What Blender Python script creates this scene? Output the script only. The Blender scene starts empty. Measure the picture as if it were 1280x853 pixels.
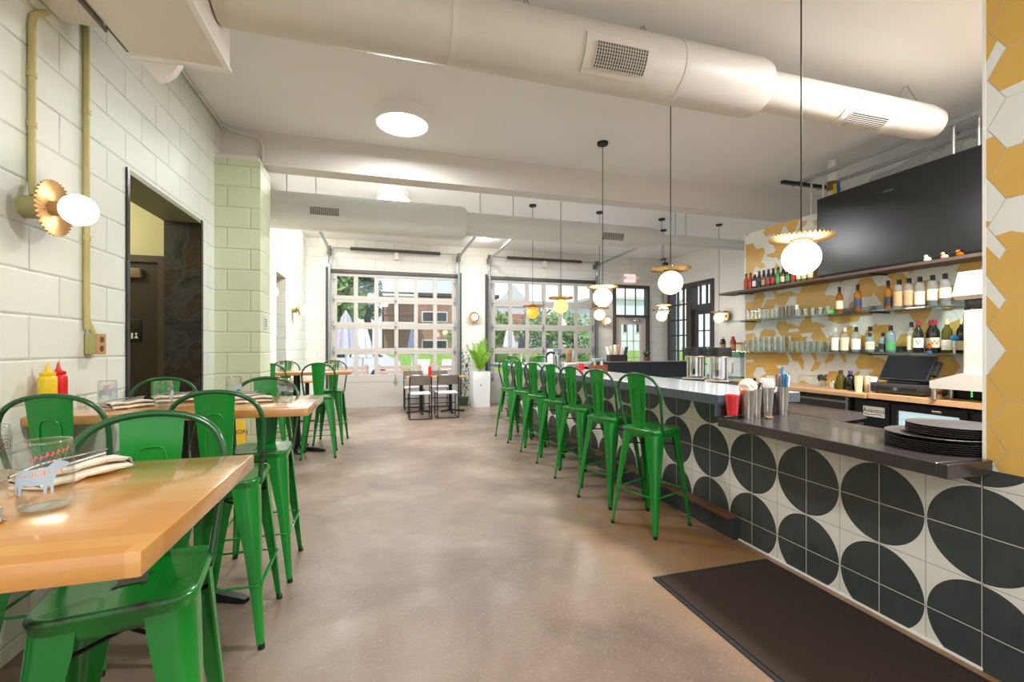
import bpy, bmesh, math, random
from mathutils import Vector, Matrix
random.seed(11)
PI = math.pi
SC = bpy.context.scene
COL = SC.collection

# ------------------------------------------------------------------ camera, world, exposure
cam_d = bpy.data.cameras.new('camera'); cam = bpy.data.objects.new('camera', cam_d); COL.objects.link(cam)
cam.location = (0, 0, 1.354); cam.rotation_euler = (PI/2, 0, math.radians(-16.32))
cam_d.sensor_width = 36; cam_d.lens = 566/1280*36; cam_d.shift_y = 7.5/1280; cam_d.clip_start = .02; cam_d.clip_end = 300
SC.camera = cam
SC.view_settings.view_transform = 'Standard'; SC.view_settings.look = 'None'
SC.view_settings.gamma = 1; SC.view_settings.use_curve_mapping = False
SC.view_settings.exposure = 1.2
SC.cycles.use_denoising = True
SC.cycles.max_bounces = 10; SC.cycles.diffuse_bounces = 5; SC.cycles.transparent_max_bounces = 24
SC.cycles.sample_clamp_indirect = 6
SC.cycles.caustics_reflective = False; SC.cycles.caustics_refractive = False
W = bpy.data.worlds.new('sky'); SC.world = W; W.use_nodes = True
wn = W.node_tree; wbg = wn.nodes['Background']
wtc = wn.nodes.new('ShaderNodeTexCoord'); wsep = wn.nodes.new('ShaderNodeSeparateXYZ'); wr = wn.nodes.new('ShaderNodeValToRGB')
wno = wn.nodes.new('ShaderNodeTexNoise'); wno.inputs['Scale'].default_value = 3.5; wno.inputs['Detail'].default_value = 5
wmix = wn.nodes.new('ShaderNodeMixRGB'); wr2 = wn.nodes.new('ShaderNodeValToRGB')
wn.links.new(wtc.outputs['Generated'], wsep.inputs[0]); wn.links.new(wsep.outputs['Z'], wr.inputs[0])
wr.color_ramp.elements[0].position = .0; wr.color_ramp.elements[0].color = (.80, .90, 1, 1)
wr.color_ramp.elements[1].position = .5; wr.color_ramp.elements[1].color = (.50, .70, 1, 1)
wn.links.new(wtc.outputs['Generated'], wno.inputs['Vector']); wn.links.new(wno.outputs['Fac'], wr2.inputs[0])
wr2.color_ramp.elements[0].position = .42; wr2.color_ramp.elements[1].position = .62
wn.links.new(wr2.outputs['Color'], wmix.inputs['Fac']); wn.links.new(wr.outputs['Color'], wmix.inputs['Color1'])
wmix.inputs['Color2'].default_value = (1, .99, .97, 1); wn.links.new(wmix.outputs['Color'], wbg.inputs['Color'])
wbg.inputs['Strength'].default_value = .58
LAMP = 0.76          # strength of all ceiling lamps

sun_d = bpy.data.lights.new('sun', 'SUN'); sun_d.energy = 1.7; sun_d.angle = math.radians(3); sun_d.color = (1, .96, .9)
sun = bpy.data.objects.new('sun', sun_d); COL.objects.link(sun); sun.rotation_euler = (math.radians(24), math.radians(-14), 0)

# ------------------------------------------------------------------ helpers
def lin(c):
    if isinstance(c, str):
        c = [int(c[i:i+2], 16)/255 for i in (0, 2, 4)]
        c = [x/12.92 if x <= .04045 else ((x+.055)/1.055)**2.4 for x in c]
    return (c[0], c[1], c[2], 1)

MATS = {}
class NG:
    """thin wrapper for building node trees"""
    def __init__(s, name):
        s.m = bpy.data.materials.new(name); s.m.use_nodes = True; s.t = s.m.node_tree
        s.b = s.t.nodes['Principled BSDF']; MATS[name] = s.m
    def n(s, typ, **kw):
        n = s.t.nodes.new('ShaderNode'+typ)
        for k, v in kw.items(): setattr(n, k, v)
        return n
    def put(s, sock, v):
        if isinstance(v, bpy.types.NodeSocket): s.t.links.new(v, sock)
        else: sock.default_value = v
    def math(s, op, a, b=0, c=None):
        n = s.n('Math', operation=op); s.put(n.inputs[0], a); s.put(n.inputs[1], b)
        if c is not None: s.put(n.inputs[2], c)
        return n.outputs[0]
    def mix(s, f, a, b, blend='MIX'):
        n = s.n('MixRGB', blend_type=blend); s.put(n.inputs[0], f); s.put(n.inputs[1], a); s.put(n.inputs[2], b)
        return n.outputs[0]
    def obj(s): return s.n('TexCoord').outputs['Object']
    def gen(s): return s.n('TexCoord').outputs['Generated']
    def xyz(s, v):
        n = s.n('SeparateXYZ'); s.put(n.inputs[0], v); return n.outputs
    def comb(s, x, y, z):
        n = s.n('CombineXYZ'); s.put(n.inputs[0], x); s.put(n.inputs[1], y); s.put(n.inputs[2], z); return n.outputs[0]
    def noise(s, scale, vec=None, detail=4, rough=.55, dist=0):
        n = s.n('TexNoise'); n.inputs['Scale'].default_value = scale; n.inputs['Detail'].default_value = detail
        n.inputs['Roughness'].default_value = rough; n.inputs['Distortion'].default_value = dist
        s.put(n.inputs['Vector'], vec if vec is not None else s.obj()); return n.outputs['Fac']
    def mapping(s, vec, sc=(1, 1, 1), loc=(0, 0, 0), rot=(0, 0, 0)):
        n = s.n('Mapping'); s.put(n.inputs[0], vec); n.inputs['Scale'].default_value = sc
        n.inputs['Location'].default_value = loc; n.inputs['Rotation'].default_value = rot; return n.outputs[0]
    def ramp(s, f, stops):
        n = s.n('ValToRGB'); s.put(n.inputs[0], f); e = n.color_ramp.elements
        while len(e) < len(stops): e.new(.5)
        for k, (p, c) in enumerate(stops):
            e[k].position = p; e[k].color = c if len(c) == 4 else (*c, 1)
        return n.outputs[0]
    def bump(s, h, strength=.3, dist=.01):
        n = s.n('Bump'); n.inputs['Strength'].default_value = strength; n.inputs['Distance'].default_value = dist
        s.put(n.inputs['Height'], h); s.t.links.new(n.outputs[0], s.b.inputs['Normal'])
    def set(s, **kw):
        names = {'col': 'Base Color', 'rough': 'Roughness', 'metal': 'Metallic', 'coat': 'Coat Weight', 'spec': 'Specular IOR Level',
                 'emc': 'Emission Color', 'ems': 'Emission Strength', 'trans': 'Transmission Weight', 'ior': 'IOR'}
        for k, v in kw.items(): s.put(s.b.inputs[names[k]], v)
        return s.m

def P(name, col, rough=.5, metal=0, var=.12, vs=14, bump=0, bs=60, coat=0, spec=.5):
    """plain procedural material: a base colour with a little mottling"""
    if name in MATS: return MATS[name]
    g = NG(name); c = lin(col)
    f = g.noise(vs, detail=3)
    d = tuple(x*(1-var) for x in c[:3])+(1,); u = tuple(min(1, x*(1+var*.6)) for x in c[:3])+(1,)
    g.set(col=g.mix(f, d, u), rough=rough, metal=metal, coat=coat, spec=spec)
    if bump: g.bump(g.noise(bs), bump, .004)
    return g.m

def glow(name, col, strength):
    g = NG(name); c = lin(col)
    g.set(col=c, rough=.4, emc=c, ems=strength)
    return g.m

def clear(name, tint=(1, 1, 1), refl=.06, edge=.35):
    """thin clear glass: mostly transparent, glossy towards grazing angles"""
    g = NG(name); t = g.t
    tr = g.n('BsdfTransparent'); gl = g.n('BsdfGlossy'); mx = g.n('MixShader'); lw = g.n('LayerWeight')
    lw.inputs['Blend'].default_value = .25
    tr.inputs['Color'].default_value = (*tint, 1); gl.inputs['Roughness'].default_value = .03
    f = g.math('MULTIPLY_ADD', lw.outputs['Facing'], edge, refl)
    t.links.new(f, mx.inputs[0]); t.links.new(tr.outputs[0], mx.inputs[1]); t.links.new(gl.outputs[0], mx.inputs[2])
    t.links.new(mx.outputs[0], t.nodes['Material Output'].inputs['Surface'])
    return g.m

class MB:
    """collects shapes; build() links them as ONE mesh object"""
    def __init__(s): s.bm = bmesh.new()
    def _mi(s, faces, mi):
        for f in faces: f.material_index = mi
    def box(s, c, d, rz=0, bev=0, mi=0, M=None, seg=2):
        T = Matrix.Translation(c) @ Matrix.Rotation(rz, 4, 'Z') @ Matrix.Diagonal((d[0], d[1], d[2], 1))
        if M is not None: T = M @ T
        r = bmesh.ops.create_cube(s.bm, size=1, matrix=T); vs = r['verts']
        fs = set(f for v in vs for f in v.link_faces); s._mi(fs, mi)
        if bev:
            es = list(set(e for v in vs for e in v.link_edges))
            rr = bmesh.ops.bevel(s.bm, geom=es, offset=bev, segments=seg, profile=.5, affect='EDGES', clamp_overlap=True)
            s._mi(rr['faces'], mi)
        return s
    def span(s, a, b, **kw):
        return s.box([(a[i]+b[i])/2 for i in range(3)], [abs(b[i]-a[i]) for i in range(3)], **kw)
    def cyl(s, p0, p1, r0, r1=None, n=16, mi=0, caps=True):
        r1 = r0 if r1 is None else r1
        p0, p1 = Vector(p0), Vector(p1); ax = p1-p0; L = ax.length
        M = Matrix.Translation((p0+p1)/2) @ ax.to_track_quat('Z', 'Y').to_matrix().to_4x4()
        r = bmesh.ops.create_cone(s.bm, cap_ends=caps, segments=n, radius1=max(r0, 1e-5), radius2=max(r1, 1e-5), depth=L, matrix=M)
        s._mi(set(f for v in r['verts'] for f in v.link_faces), mi); return s
    def tube(s, pts, r, n=8, mi=0, smooth=0, closed=False):
        pts = [Vector(p) for p in pts]
        if smooth: pts = catmull(pts, smooth, closed)
        rings = []; N = len(pts); prev = None
        rr = r if isinstance(r, (list, tuple)) else None
        for i, p in enumerate(pts):
            if closed: t = pts[(i+1) % N]-pts[i-1]
            else: t = pts[min(i+1, N-1)]-pts[max(i-1, 0)]
            t.normalize()
            if prev is None:
                a = Vector((0, 0, 1)) if abs(t.z) < .9 else Vector((1, 0, 0)); u = t.cross(a).normalized()
            else: u = (prev-t*prev.dot(t)).normalized()
            prev = u; w = t.cross(u)
            R = rr[min(i*len(rr)//N, len(rr)-1)] if rr else r
            rings.append([s.bm.verts.new(p+(u*math.cos(2*PI*k/n)+w*math.sin(2*PI*k/n))*R) for k in range(n)])
        fs = []
        for i in range(N if closed else N-1):
            A, B = rings[i], rings[(i+1) % N]
            for k in range(n): fs.append(s.bm.faces.new((A[k], A[(k+1) % n], B[(k+1) % n], B[k])))
        if not closed:
            fs.append(s.bm.faces.new(rings[0][::-1])); fs.append(s.bm.faces.new(rings[-1]))
        s._mi(fs, mi); return s
    def lathe(s, prof, n=24, M=None, mi=0, amp=None):
        """revolve (radius, z) pairs; a zero radius closes the end"""
        M = M or Matrix.Identity(4); rings = []
        for (r, z) in prof:
            if r < 1e-6: rings.append([s.bm.verts.new(M @ Vector((0, 0, z)))])
            else: rings.append([s.bm.verts.new(M @ Vector((r*math.cos(2*PI*k/n), r*math.sin(2*PI*k/n), z+(amp(r, k) if amp else 0)))) for k in range(n)])
        fs = []
        for A, B in zip(rings, rings[1:]):
            for k in range(n):
                k2 = (k+1) % n
                if len(A) == 1 and len(B) == 1: continue
                if len(A) == 1: fs.append(s.bm.faces.new((A[0], B[k2], B[k])))
                elif len(B) == 1: fs.append(s.bm.faces.new((A[k], A[k2], B[0])))
                else: fs.append(s.bm.faces.new((A[k], A[k2], B[k2], B[k])))
        s._mi(fs, mi); return s
    def loft(s, rings, mi=0, caps=True):
        R = [[s.bm.verts.new(Vector(p)) for p in ring] for ring in rings]; n = len(R[0]); fs = []
        for A, B in zip(R, R[1:]):
            for k in range(n): fs.append(s.bm.faces.new((A[k], A[(k+1) % n], B[(k+1) % n], B[k])))
        if caps: fs.append(s.bm.faces.new(R[0][::-1])); fs.append(s.bm.faces.new(R[-1]))
        s._mi(fs, mi); return s
    def poly(s, pts, mi=0):
        f = s.bm.faces.new([s.bm.verts.new(Vector(p)) for p in pts]); f.material_index = mi; return s
    def prism(s, pts, off, mi=0):
        off = Vector(off); return s.loft([[Vector(p) for p in pts], [Vector(p)+off for p in pts]], mi)
    def ball(s, c, r, sc=(1, 1, 1), u=20, v=12, mi=0):
        T = Matrix.Translation(c) @ Matrix.Diagonal((sc[0], sc[1], sc[2], 1))
        q = bmesh.ops.create_uvsphere(s.bm, u_segments=u, v_segments=v, radius=r, matrix=T)
        s._mi(set(f for w in q['verts'] for f in w.link_faces), mi); return s
    def build(s, name, mat, parent=None, loc=None, rz=None, smooth=38, recalc=True):
        if recalc: bmesh.ops.recalc_face_normals(s.bm, faces=s.bm.faces[:])
        me = bpy.data.meshes.new(name); s.bm.to_mesh(me); s.bm.free()
        for m in (mat if isinstance(mat, (list, tuple)) else [mat]): me.materials.append(MATS[m] if isinstance(m, str) else m)
        if smooth:
            me.polygons.foreach_set('use_smooth', [True]*len(me.polygons)); me.set_sharp_from_angle(angle=math.radians(smooth))
        o = bpy.data.objects.new(name, me); COL.objects.link(o)
        if parent is not None: o.parent = parent
        if loc is not None: o.location = loc
        if rz is not None: o.rotation_euler = (0, 0, rz)
        return o

def catmull(p, k, closed=False):
    out = []; N = len(p)
    for i in range(N if closed else N-1):
        a, b, c, d = (p[(i-1) % N], p[i], p[(i+1) % N], p[(i+2) % N]) if closed else (p[max(i-1, 0)], p[i], p[i+1], p[min(i+2, N-1)])
        for j in range(k):
            t = j/k
            out.append(.5*((2*b)+(c-a)*t+(2*a-5*b+4*c-d)*t*t+(3*b-a-3*c+d)*t**3))
    if not closed: out.append(p[-1])
    return out

def tag(o, label, cat, group=None, kind=None):
    if label: o['label'] = label
    if cat: o['category'] = cat
    if group: o['group'] = group
    if kind: o['kind'] = kind
    return o
def thing(name, label, cat, loc=(0, 0, 0), rz=0, group=None):
    o = bpy.data.objects.new(name, None); o.empty_display_size = .1; COL.objects.link(o)
    o.location = loc; o.rotation_euler = (0, 0, rz)
    return tag(o, label, cat, group)
def struct(o): o['kind'] = 'structure'; return o
def dup(root, label, loc, rz=0, group=None):
    r = root.copy(); COL.objects.link(r); r.location = loc; r.rotation_euler = (0, 0, rz); r['label'] = label
    if group: r['group'] = group
    for ch in list(root.children):
        c = ch.copy(); COL.objects.link(c); c.parent = r
        for g in ch.children:
            d = g.copy(); COL.objects.link(d); d.parent = c
    return r
ORD = ['first', 'second', 'third', 'fourth', 'fifth', 'sixth', 'seventh', 'eighth', 'ninth', 'tenth', 'eleventh', 'twelfth', 'thirteenth', 'fourteenth', 'fifteenth', 'sixteenth', 'seventeenth', 'eighteenth']

def lettering(text, size, mat, parent, M, name='lettering', depth=.0006, align='CENTER'):
    cu = bpy.data.curves.new(name, 'FONT'); cu.body = text; cu.size = size; cu.align_x = align; cu.align_y = 'CENTER'; cu.extrude = depth
    cu.resolution_u = 3
    to = bpy.data.objects.new(name, cu); COL.objects.link(to)
    me = bpy.data.meshes.new_from_object(to.evaluated_get(bpy.context.evaluated_depsgraph_get()))
    bpy.data.objects.remove(to); me.transform(M); me.materials.clear(); me.materials.append(MATS[mat] if isinstance(mat, str) else mat)
    o = bpy.data.objects.new(name, me); COL.objects.link(o)
    if parent is not None: o.parent = parent
    return o
def face_to(normal, loc):
    """matrix that lays XY text so that it reads from the side NORMAL points to, upright"""
    z = Vector(normal).normalized(); y = Vector((0, 0, 1)); y = (y-z*y.dot(z)).normalized(); x = y.cross(z)
    m = Matrix((x, y, z)).transposed().to_4x4(); m.translation = Vector(loc); return m

def lamp_light(name, loc, power, radius, col=(1, .93, .82), typ='POINT', size=.4, parent=None):
    l = bpy.data.lights.new(name, typ); l.energy = power*LAMP; l.color = col
    if typ == 'AREA': l.shape = 'DISK'; l.size = size
    else: l.shadow_soft_size = radius
    o = bpy.data.objects.new(name, l); COL.objects.link(o); o.location = loc
    if parent: o.parent = parent
    return o

# ------------------------------------------------------------------ materials
def block_material(name, c1, c2, mort, y0, z0, dark=.5):
    g = NG(name); x, y, z = g.xyz(g.obj())
    hor = g.math('ADD', x, y)
    v = g.comb(g.math('SUBTRACT', hor, y0-4.064), g.math('SUBTRACT', z, z0-2.032), 0)
    def brick(ms, sm):
        b = g.n('TexBrick', offset=.5, squash=1); b.inputs['Scale'].default_value = 1
        b.inputs['Brick Width'].default_value = .4064; b.inputs['Row Height'].default_value = .2032
        b.inputs['Mortar Size'].default_value = ms; b.inputs['Mortar Smooth'].default_value = sm
        b.inputs['Color1'].default_value = lin(c1); b.inputs['Color2'].default_value = lin(c2); b.inputs['Mortar'].default_value = lin(mort)
        g.put(b.inputs['Vector'], v); return b
    b = brick(.0045, .6); wide = brick(.012, 1)
    nz = g.noise(3, detail=5); fine = g.noise(45, detail=5)
    crack = g.math('MULTIPLY', b.outputs['Fac'], g.ramp(g.noise(4.5, detail=6), [(.45, (0, 0, 0)), (.62, (1, 1, 1))]))
    base = g.mix(nz, b.outputs['Color'], g.mix(.5, b.outputs['Color'], lin(c2)))
    base = g.mix(g.math('MULTIPLY', crack, dark), base, lin('6b6b5e'))
    g.set(col=base, rough=.55)
    h = g.math('SUBTRACT', g.math('MULTIPLY', fine, .35), wide.outputs['Fac'])
    g.bump(h, .55, .006)
    return g.m
block_material('painted_block', 'dfe3da', 'd6dcd0', 'c0c7b8', 2.895, 1.296)
block_material('green_block', 'cfd4b8', 'c6ccae', 'aeb495', -1.30, 1.296, .15)
block_material('white_block', 'e6e3dc', 'dfdcd4', 'c9c6bd', .0, 1.296, .35)
P('white_paint', 'ebeae6', .5, var=.04, vs=2, bump=.08)
P('ceiling_paint', 'f0f0ef', .6, var=.05, vs=1.2, bump=.06, bs=20)
P('beam_paint', 'dcd7cf', .5, var=.06, vs=3, bump=.1)
P('cream_paint', 'e3ddd2', .5, var=.05, vs=3)
P('hall_paint', 'cfcda4', .5, var=.05)
P('bronze_door', '352c27', .45, var=.15)
P('frame_dark', '4a4644', .45, var=.1)
P('black_metal', '1e1f21', .4, .3)
P('black_plastic', '18191b', .4)
P('rubber', '141414', .8)
P('galvanised', 'a9b1b4', .35, .8, var=.2, vs=20)
P('chrome', 'd7d8da', .12, 1, var=.05)
P('steel', 'd9d2c7', .28, .9, var=.15, vs=30)
P('brass', 'a98a62', .38, .75, var=.25, vs=25)
P('white_enamel', 'f0eeea', .3, var=.03)
P('cream_plastic', 'd2cbbd', .35, var=.04)
P('olive_conduit', 'b8ad72', .45, var=.12, vs=20)
P('slate_top', 'c2c5ca', .2, var=.12, vs=60, coat=.3)
P('slate_edge', '4b545c', .4, var=.2, vs=12)
P('black_top', '3b3634', .22, var=.3, vs=40, coat=.2)
P('kick_metal', '3d4247', .4, .3, var=.3, vs=8)
P('foot_wood', '6b4630', .5, var=.3, vs=20)
P('red_panel', '4a2823', .45, var=.3, vs=12)
P('yellow_plastic', 'e8c322', .35, var=.05)
P('red_plastic', 'd01220', .35, var=.06)
P('bright_red', 'f01b2e', .4, var=.06)
P('paper', 'f1efe9', .8, var=.05)
P('blue_plastic', '1f6fb0', .35)
P('wet_yellow', 'e9bd1c', .4, var=.06)
P('cutlery', '8d8983', .4, .8); P('cream_cloth', 'e3d9c8', .9, var=.16, vs=40, bump=.3, bs=200)
P('planter_white', 'e9eae8', .4, var=.05)
P('soil', '3b2c20', .9, var=.3, vs=60)
P('leaf', '6f9f3a', .5, var=.35, vs=6)
P('leaf_dark', '3d5a35', .5, var=.35, vs=10)
P('stem', '6a5b48', .7)
P('grey_seat', '6d6459', .6, var=.12)
P('tv_screen', '0b0d0e', .24, var=.1, spec=.6)
P('wood_counter', 'c99d70', .4, var=.25, vs=9)
P('shelf_wood', '5b4a40', .5, var=.3, vs=15)
P('silver_wrap', 'd6d8da', .3, .35, var=.3, vs=20, bump=.8, bs=18)
P('olive_box', 'a3a06a', .5)
P('outlet_tan', 'b98f5e', .5)
P('brown_tag', '7a5a32', .6)
clear('pane', (.97, .985, .98), .03, .25)
clear('thin_glass', (.985, .99, .985), .03, .38)
clear('shelf_glass', (.75, .85, .83), .08, .4)
glow('globe_white', 'fff3dc', 7)
glow('globe_cream', 'ffefc0', .62)
glow('globe_yellow', 'ffd67a', .5)
glow('globe_amber', 'ffab3c', .42)
glow('disc_glow', 'fff4e0', 2.4)
glow('exit_glow', 'ffc4c4', .5)
glow('green_led', '40ff60', 1.5)
glow('fridge_glow', 'c9e2ea', .35)

def glazed(name, col, rough=.05):
    g = NG(name); g.set(col=lin(col), rough=rough, spec=.6, coat=.5); return g.m
def liquor(name, col, glass=True):
    """bottle glass: partly see-through, coloured"""
    g = NG(name); t = g.t; tr = g.n('BsdfTransparent'); mx = g.n('MixShader')
    tr.inputs['Color'].default_value = lin(col); g.set(col=lin(col), rough=.06, spec=.7)
    mx.inputs[0].default_value = (.14 if name == 'clear_spirit' else .38) if glass else .8
    t.links.new(tr.outputs[0], mx.inputs[1]); t.links.new(g.b.outputs[0], mx.inputs[2])
    t.links.new(mx.outputs[0], t.nodes['Material Output'].inputs['Surface']); return g.m
for nm, c in (('beer_brown', '3a1f12'), ('beer_green', '5cbf45'), ('soda_orange', 'd97a22'), ('soda_red', 'a3262c'), ('soda_dark', '2a2228'), ('soda_lime', 'a9b83a'),
              ('whisky', 'c07c2e'), ('wine_dark', '1f221d'), ('wine_olive', '7d7a34'), ('clear_spirit', 'f2f5f3'), ('tonic_blue', 'a9c4c9')):
    liquor(nm, c, nm in ('clear_spirit', 'tonic_blue', 'beer_green', 'soda_orange', 'soda_lime', 'wine_olive', 'whisky'))
for nm, c in (('label_white', 'efece2'), ('label_navy', '2a3a5c'), ('label_tan', 'c09a72'), ('label_red', 'b23a30'), ('label_black', '24272a'), ('label_cream', 'ead9b4'), ('label_green', '4a9f5a'), ('cap_black', '1c1d1f'), ('cap_red', 'a02a3c'), ('cap_cream', 'e6dba6')):
    P(nm, c, .5, var=.05)

# floor: polished brown-grey concrete
g = NG('concrete'); oc = g.obj()
n1 = g.noise(.9, oc, 6, .6, .4); n2 = g.noise(5, oc, 6, .65); n3 = g.noise(60, oc, 3)
c = g.ramp(n1, [(.32, lin('67554a')), (.5, lin('897665')), (.68, lin('a6978a'))])
c = g.mix(g.math('MULTIPLY', n2, .55), c, lin('6f5d50')); c = g.mix(g.math('MULTIPLY', g.ramp(n3, [(.55, (0, 0, 0)), (.75, (1, 1, 1))]), .18), c, lin('cdbfb0'))
fx, fy, fz = g.xyz(oc)
d1 = g.math('SUBTRACT', g.math('ADD', fx, g.math('MULTIPLY', n1, .9)), 1.75)
d2 = g.math('SUBTRACT', 4.6, g.math('ADD', fy, g.math('MULTIPLY', n2, 1.2)))
st = g.math('MULTIPLY', g.ramp(d1, [(0, (0, 0, 0)), (.55, (1, 1, 1))]), g.ramp(d2, [(0, (0, 0, 0)), (.8, (1, 1, 1))]))
c = g.mix(g.math('MULTIPLY', st, g.ramp(g.noise(2.6, oc, 6, .65, .5), [(.3, (.15, .15, .15)), (.65, (.9, .9, .9))])), c, lin('8f602a'))
g.set(col=c, rough=g.math('MULTIPLY_ADD', n2, .3, .20), spec=.42)
g.bump(g.noise(25, oc, 6), .06, .004)

# butcher-block table top: staves along x
g = NG('butcher_block'); oc = g.obj(); x, y, z = g.xyz(oc)
row = g.math('FLOOR', g.math('MULTIPLY', y, 1/.042))
wn1 = g.n('TexWhiteNoise'); g.put(wn1.inputs['Vector'], g.comb(row, g.math('FLOOR', g.math('ADD', g.math('MULTIPLY', x, 1.7), g.math('MULTIPLY', row, .37))), 0))
grain = g.noise(6, g.mapping(oc, (2, 26, 26)), 5, .6, .6)
c = g.mix(wn1.outputs['Value'], lin('bd8646'), lin('cc9a58')); c = g.mix(g.math('MULTIPLY', grain, .4), c, lin('b57534'))
g.set(col=c, rough=.25, coat=1)
g.b.inputs['Coat Roughness'].default_value = .12

# chipped green stool paint
def stool_paint(name, c1, c2, wear, e0=.9):
    g = NG(name); oc = g.obj(); n = g.noise(7, oc, 6, .7); n2 = g.noise(2.2, oc, 2)
    base = g.mix(n2, lin(c1), lin(c2))
    f = g.ramp(n, [(wear, (0, 0, 0)), (wear+.03, (1, 1, 1))])
    pt = g.n('NewGeometry').outputs['Pointiness']
    e = g.ramp(pt, [(e0, (0, 0, 0)), (e0+.04, (1, 1, 1))])
    e = g.math('MULTIPLY', e, g.ramp(g.noise(5, oc, 4), [(.50, (0, 0, 0)), (.60, (1, 1, 1))]))
    f = g.math('MAXIMUM', f, e)
    g.set(col=g.mix(f, base, lin('3c3830')), rough=g.math('MULTIPLY_ADD', f, .2, .24), metal=g.math('MULTIPLY', f, .6), coat=.25)
    return g.m
stool_paint('stool_green', '0b6f20', '158a2d', .67)
stool_paint('seat_green', '0b6f20', '158a2d', .67, .522)
g = NG('leg_green'); oc = g.obj(); n = g.noise(8, g.mapping(oc, (1.6, 1.6, .22)), 6, .7); f = g.ramp(n, [(.63, (0, 0, 0)), (.67, (1, 1, 1))])
g.set(col=g.mix(f, g.mix(g.noise(2.2, oc, 2), lin('0b6f20'), lin('158a2d')), lin('3a4030')), rough=.28, metal=g.math('MULTIPLY', f, .5), coat=.25)
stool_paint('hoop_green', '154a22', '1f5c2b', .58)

# encaustic tile with dark circles, 0.2032 m tiles on the plane x = const (object space = room space)
S = .2032
g = NG('circle_tile'); oc = g.obj(); x, y, z = g.xyz(oc)
def fold(v, off, p):
    t = g.math('ADD', g.math('MULTIPLY', g.math('SUBTRACT', v, off), 1/p), 100.5)
    return g.math('MULTIPLY', g.math('SUBTRACT', g.math('FRACT', t), .5), p)
cy_, cz_ = fold(y, 1.266, 2*S), fold(z, .16, 2*S)
rad = g.math('SQRT', g.math('ADD', g.math('MULTIPLY', cy_, cy_), g.math('MULTIPLY', cz_, cz_)))
circ = g.math('LESS_THAN', rad, S*.978)
gy, gz = g.math('ABSOLUTE', fold(y, 1.266, S)), g.math('ABSOLUTE', fold(z, .16, S))
gr = g.math('LESS_THAN', g.math('MINIMUM', gy, gz), .0017)
nz = g.noise(7, oc, 5); sm = g.noise(22, g.mapping(oc, (1, 1, .35)), 5)
dark = g.mix(nz, lin('343a3b'), lin('454a49')); dark = g.mix(g.math('MULTIPLY', g.ramp(sm, [(.55, (0, 0, 0)), (.7, (1, 1, 1))]), .4), dark, lin('24282a'))
lite = g.mix(nz, lin('d8d2c7'), lin('e6e2da'))
c = g.mix(circ, lite, dark); c = g.mix(gr, c, g.mix(circ, lin('a39c8e'), lin('ddd3bf')))
g.set(col=c, rough=.38); g.bump(g.math('SUBTRACT', 1, gr), .25, .002)
# hexagon tile colours
for nm, a, b in (('hex_yellow', 'cfa04a', 'dbb160'), ('hex_white', 'dcdad4', 'e8e6e0')):
    g = NG(nm); n = g.noise(6, None, 5); g.set(col=g.mix(n, lin(a), lin(b)), rough=.42)
P('grout', 'd5cfbf', .8)
# fabric duct
g = NG('duct_skin'); oc = g.obj(); n = g.noise(3, g.mapping(oc, (.6, 4, 4)), 4)
w = g.n('TexWave', wave_type='BANDS', bands_direction='X'); w.inputs['Scale'].default_value = 26; w.inputs['Distortion'].default_value = .6; g.put(w.inputs['Vector'], oc)
g.set(col=g.mix(n, lin('cbc4b9'), lin('d6d0c6')), rough=.45); g.bump(g.math('ADD', w.outputs['Fac'], g.math('MULTIPLY', n, 2)), .12, .004)
P('duct_trim', 'd6cfc5', .45, var=.05)
P('duct_daylit', 'e0e3df', .45, var=.06, vs=3, bump=.1)  # paler, cooler colour carries the daylight on the far duct
# steel-clad jamb
g = NG('raw_steel'); oc = g.obj(); n = g.noise(2.6, oc, 5, .6, 1.2)
g.set(col=g.ramp(n, [(.35, lin('2b2a2a')), (.5, lin('45454a')), (.56, lin('3b322c')), (.75, lin('584b40'))]), rough=.35, metal=.6)
# floor mat
g = NG('mat_pile'); n = g.noise(180, None, 3); g.set(col=g.mix(n, lin('231b17'), lin('4c3f37')), rough=.95, spec=.1); g.bump(n, .8, .006)
# outdoor materials
P('grass', '7c9f42', .9, var=.4, vs=3); P('paving', 'b9b2aa', .9, var=.15, vs=2); P('asphalt', '8e8e90', .9, var=.15)
P('foliage', '80a060', .7, var=.4, vs=1.2); P('foliage_dark', '4a6f4c', .7, var=.5, vs=1.5); P('bark', '5e4b3c', .9)
P('canvas_grey', 'c3bfd0', .8, var=.12, vs=5); P('canvas_white', 'e2e0e4', .8, var=.08); P('car_white', 'e6eaee', .25, var=.02, coat=.5)
P('car_glass', '39424c', .1); P('pink_slat', 'd9b8ae', .7, var=.1); P('roof_red', '8d5a50', .8, var=.2); P('siding', 'd8d8d8', .7, var=.08)
g = NG('brick'); oc = g.obj(); x, y, z = g.xyz(oc); b = g.n('TexBrick'); g.put(b.inputs['Vector'], g.comb(g.math('ADD', x, y), z, 0))
b.inputs['Scale'].default_value = 1; b.inputs['Brick Width'].default_value = .25; b.inputs['Row Height'].default_value = .085; b.inputs['Mortar Size'].default_value = .008
b.inputs['Color1'].default_value = lin('9a6a58'); b.inputs['Color2'].default_value = lin('a97a66'); b.inputs['Mortar'].default_value = lin('b8a398')
g.set(col=b.outputs['Color'], rough=.9)

# ================================================================== ROOM SHELL
XL, XR, YF, ZC, ZF = -1.53, 7.55, 10.65, 3.58, 3.74
struct(MB().span((-3.8, -3.2, -.12), (8.0, 10.9, 0)).build('floor', 'concrete'))
struct(MB().span((-1.8, -3.2, ZC), (8.0, 5.42, ZC+.3)).build('ceiling', 'ceiling_paint'))
struct(MB().span((-1.8, 5.42, ZF), (8.0, 10.9, ZF+.14)).build('ceiling', P('bright_white', 'f6f6f5', .5, var=.02)))
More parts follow.
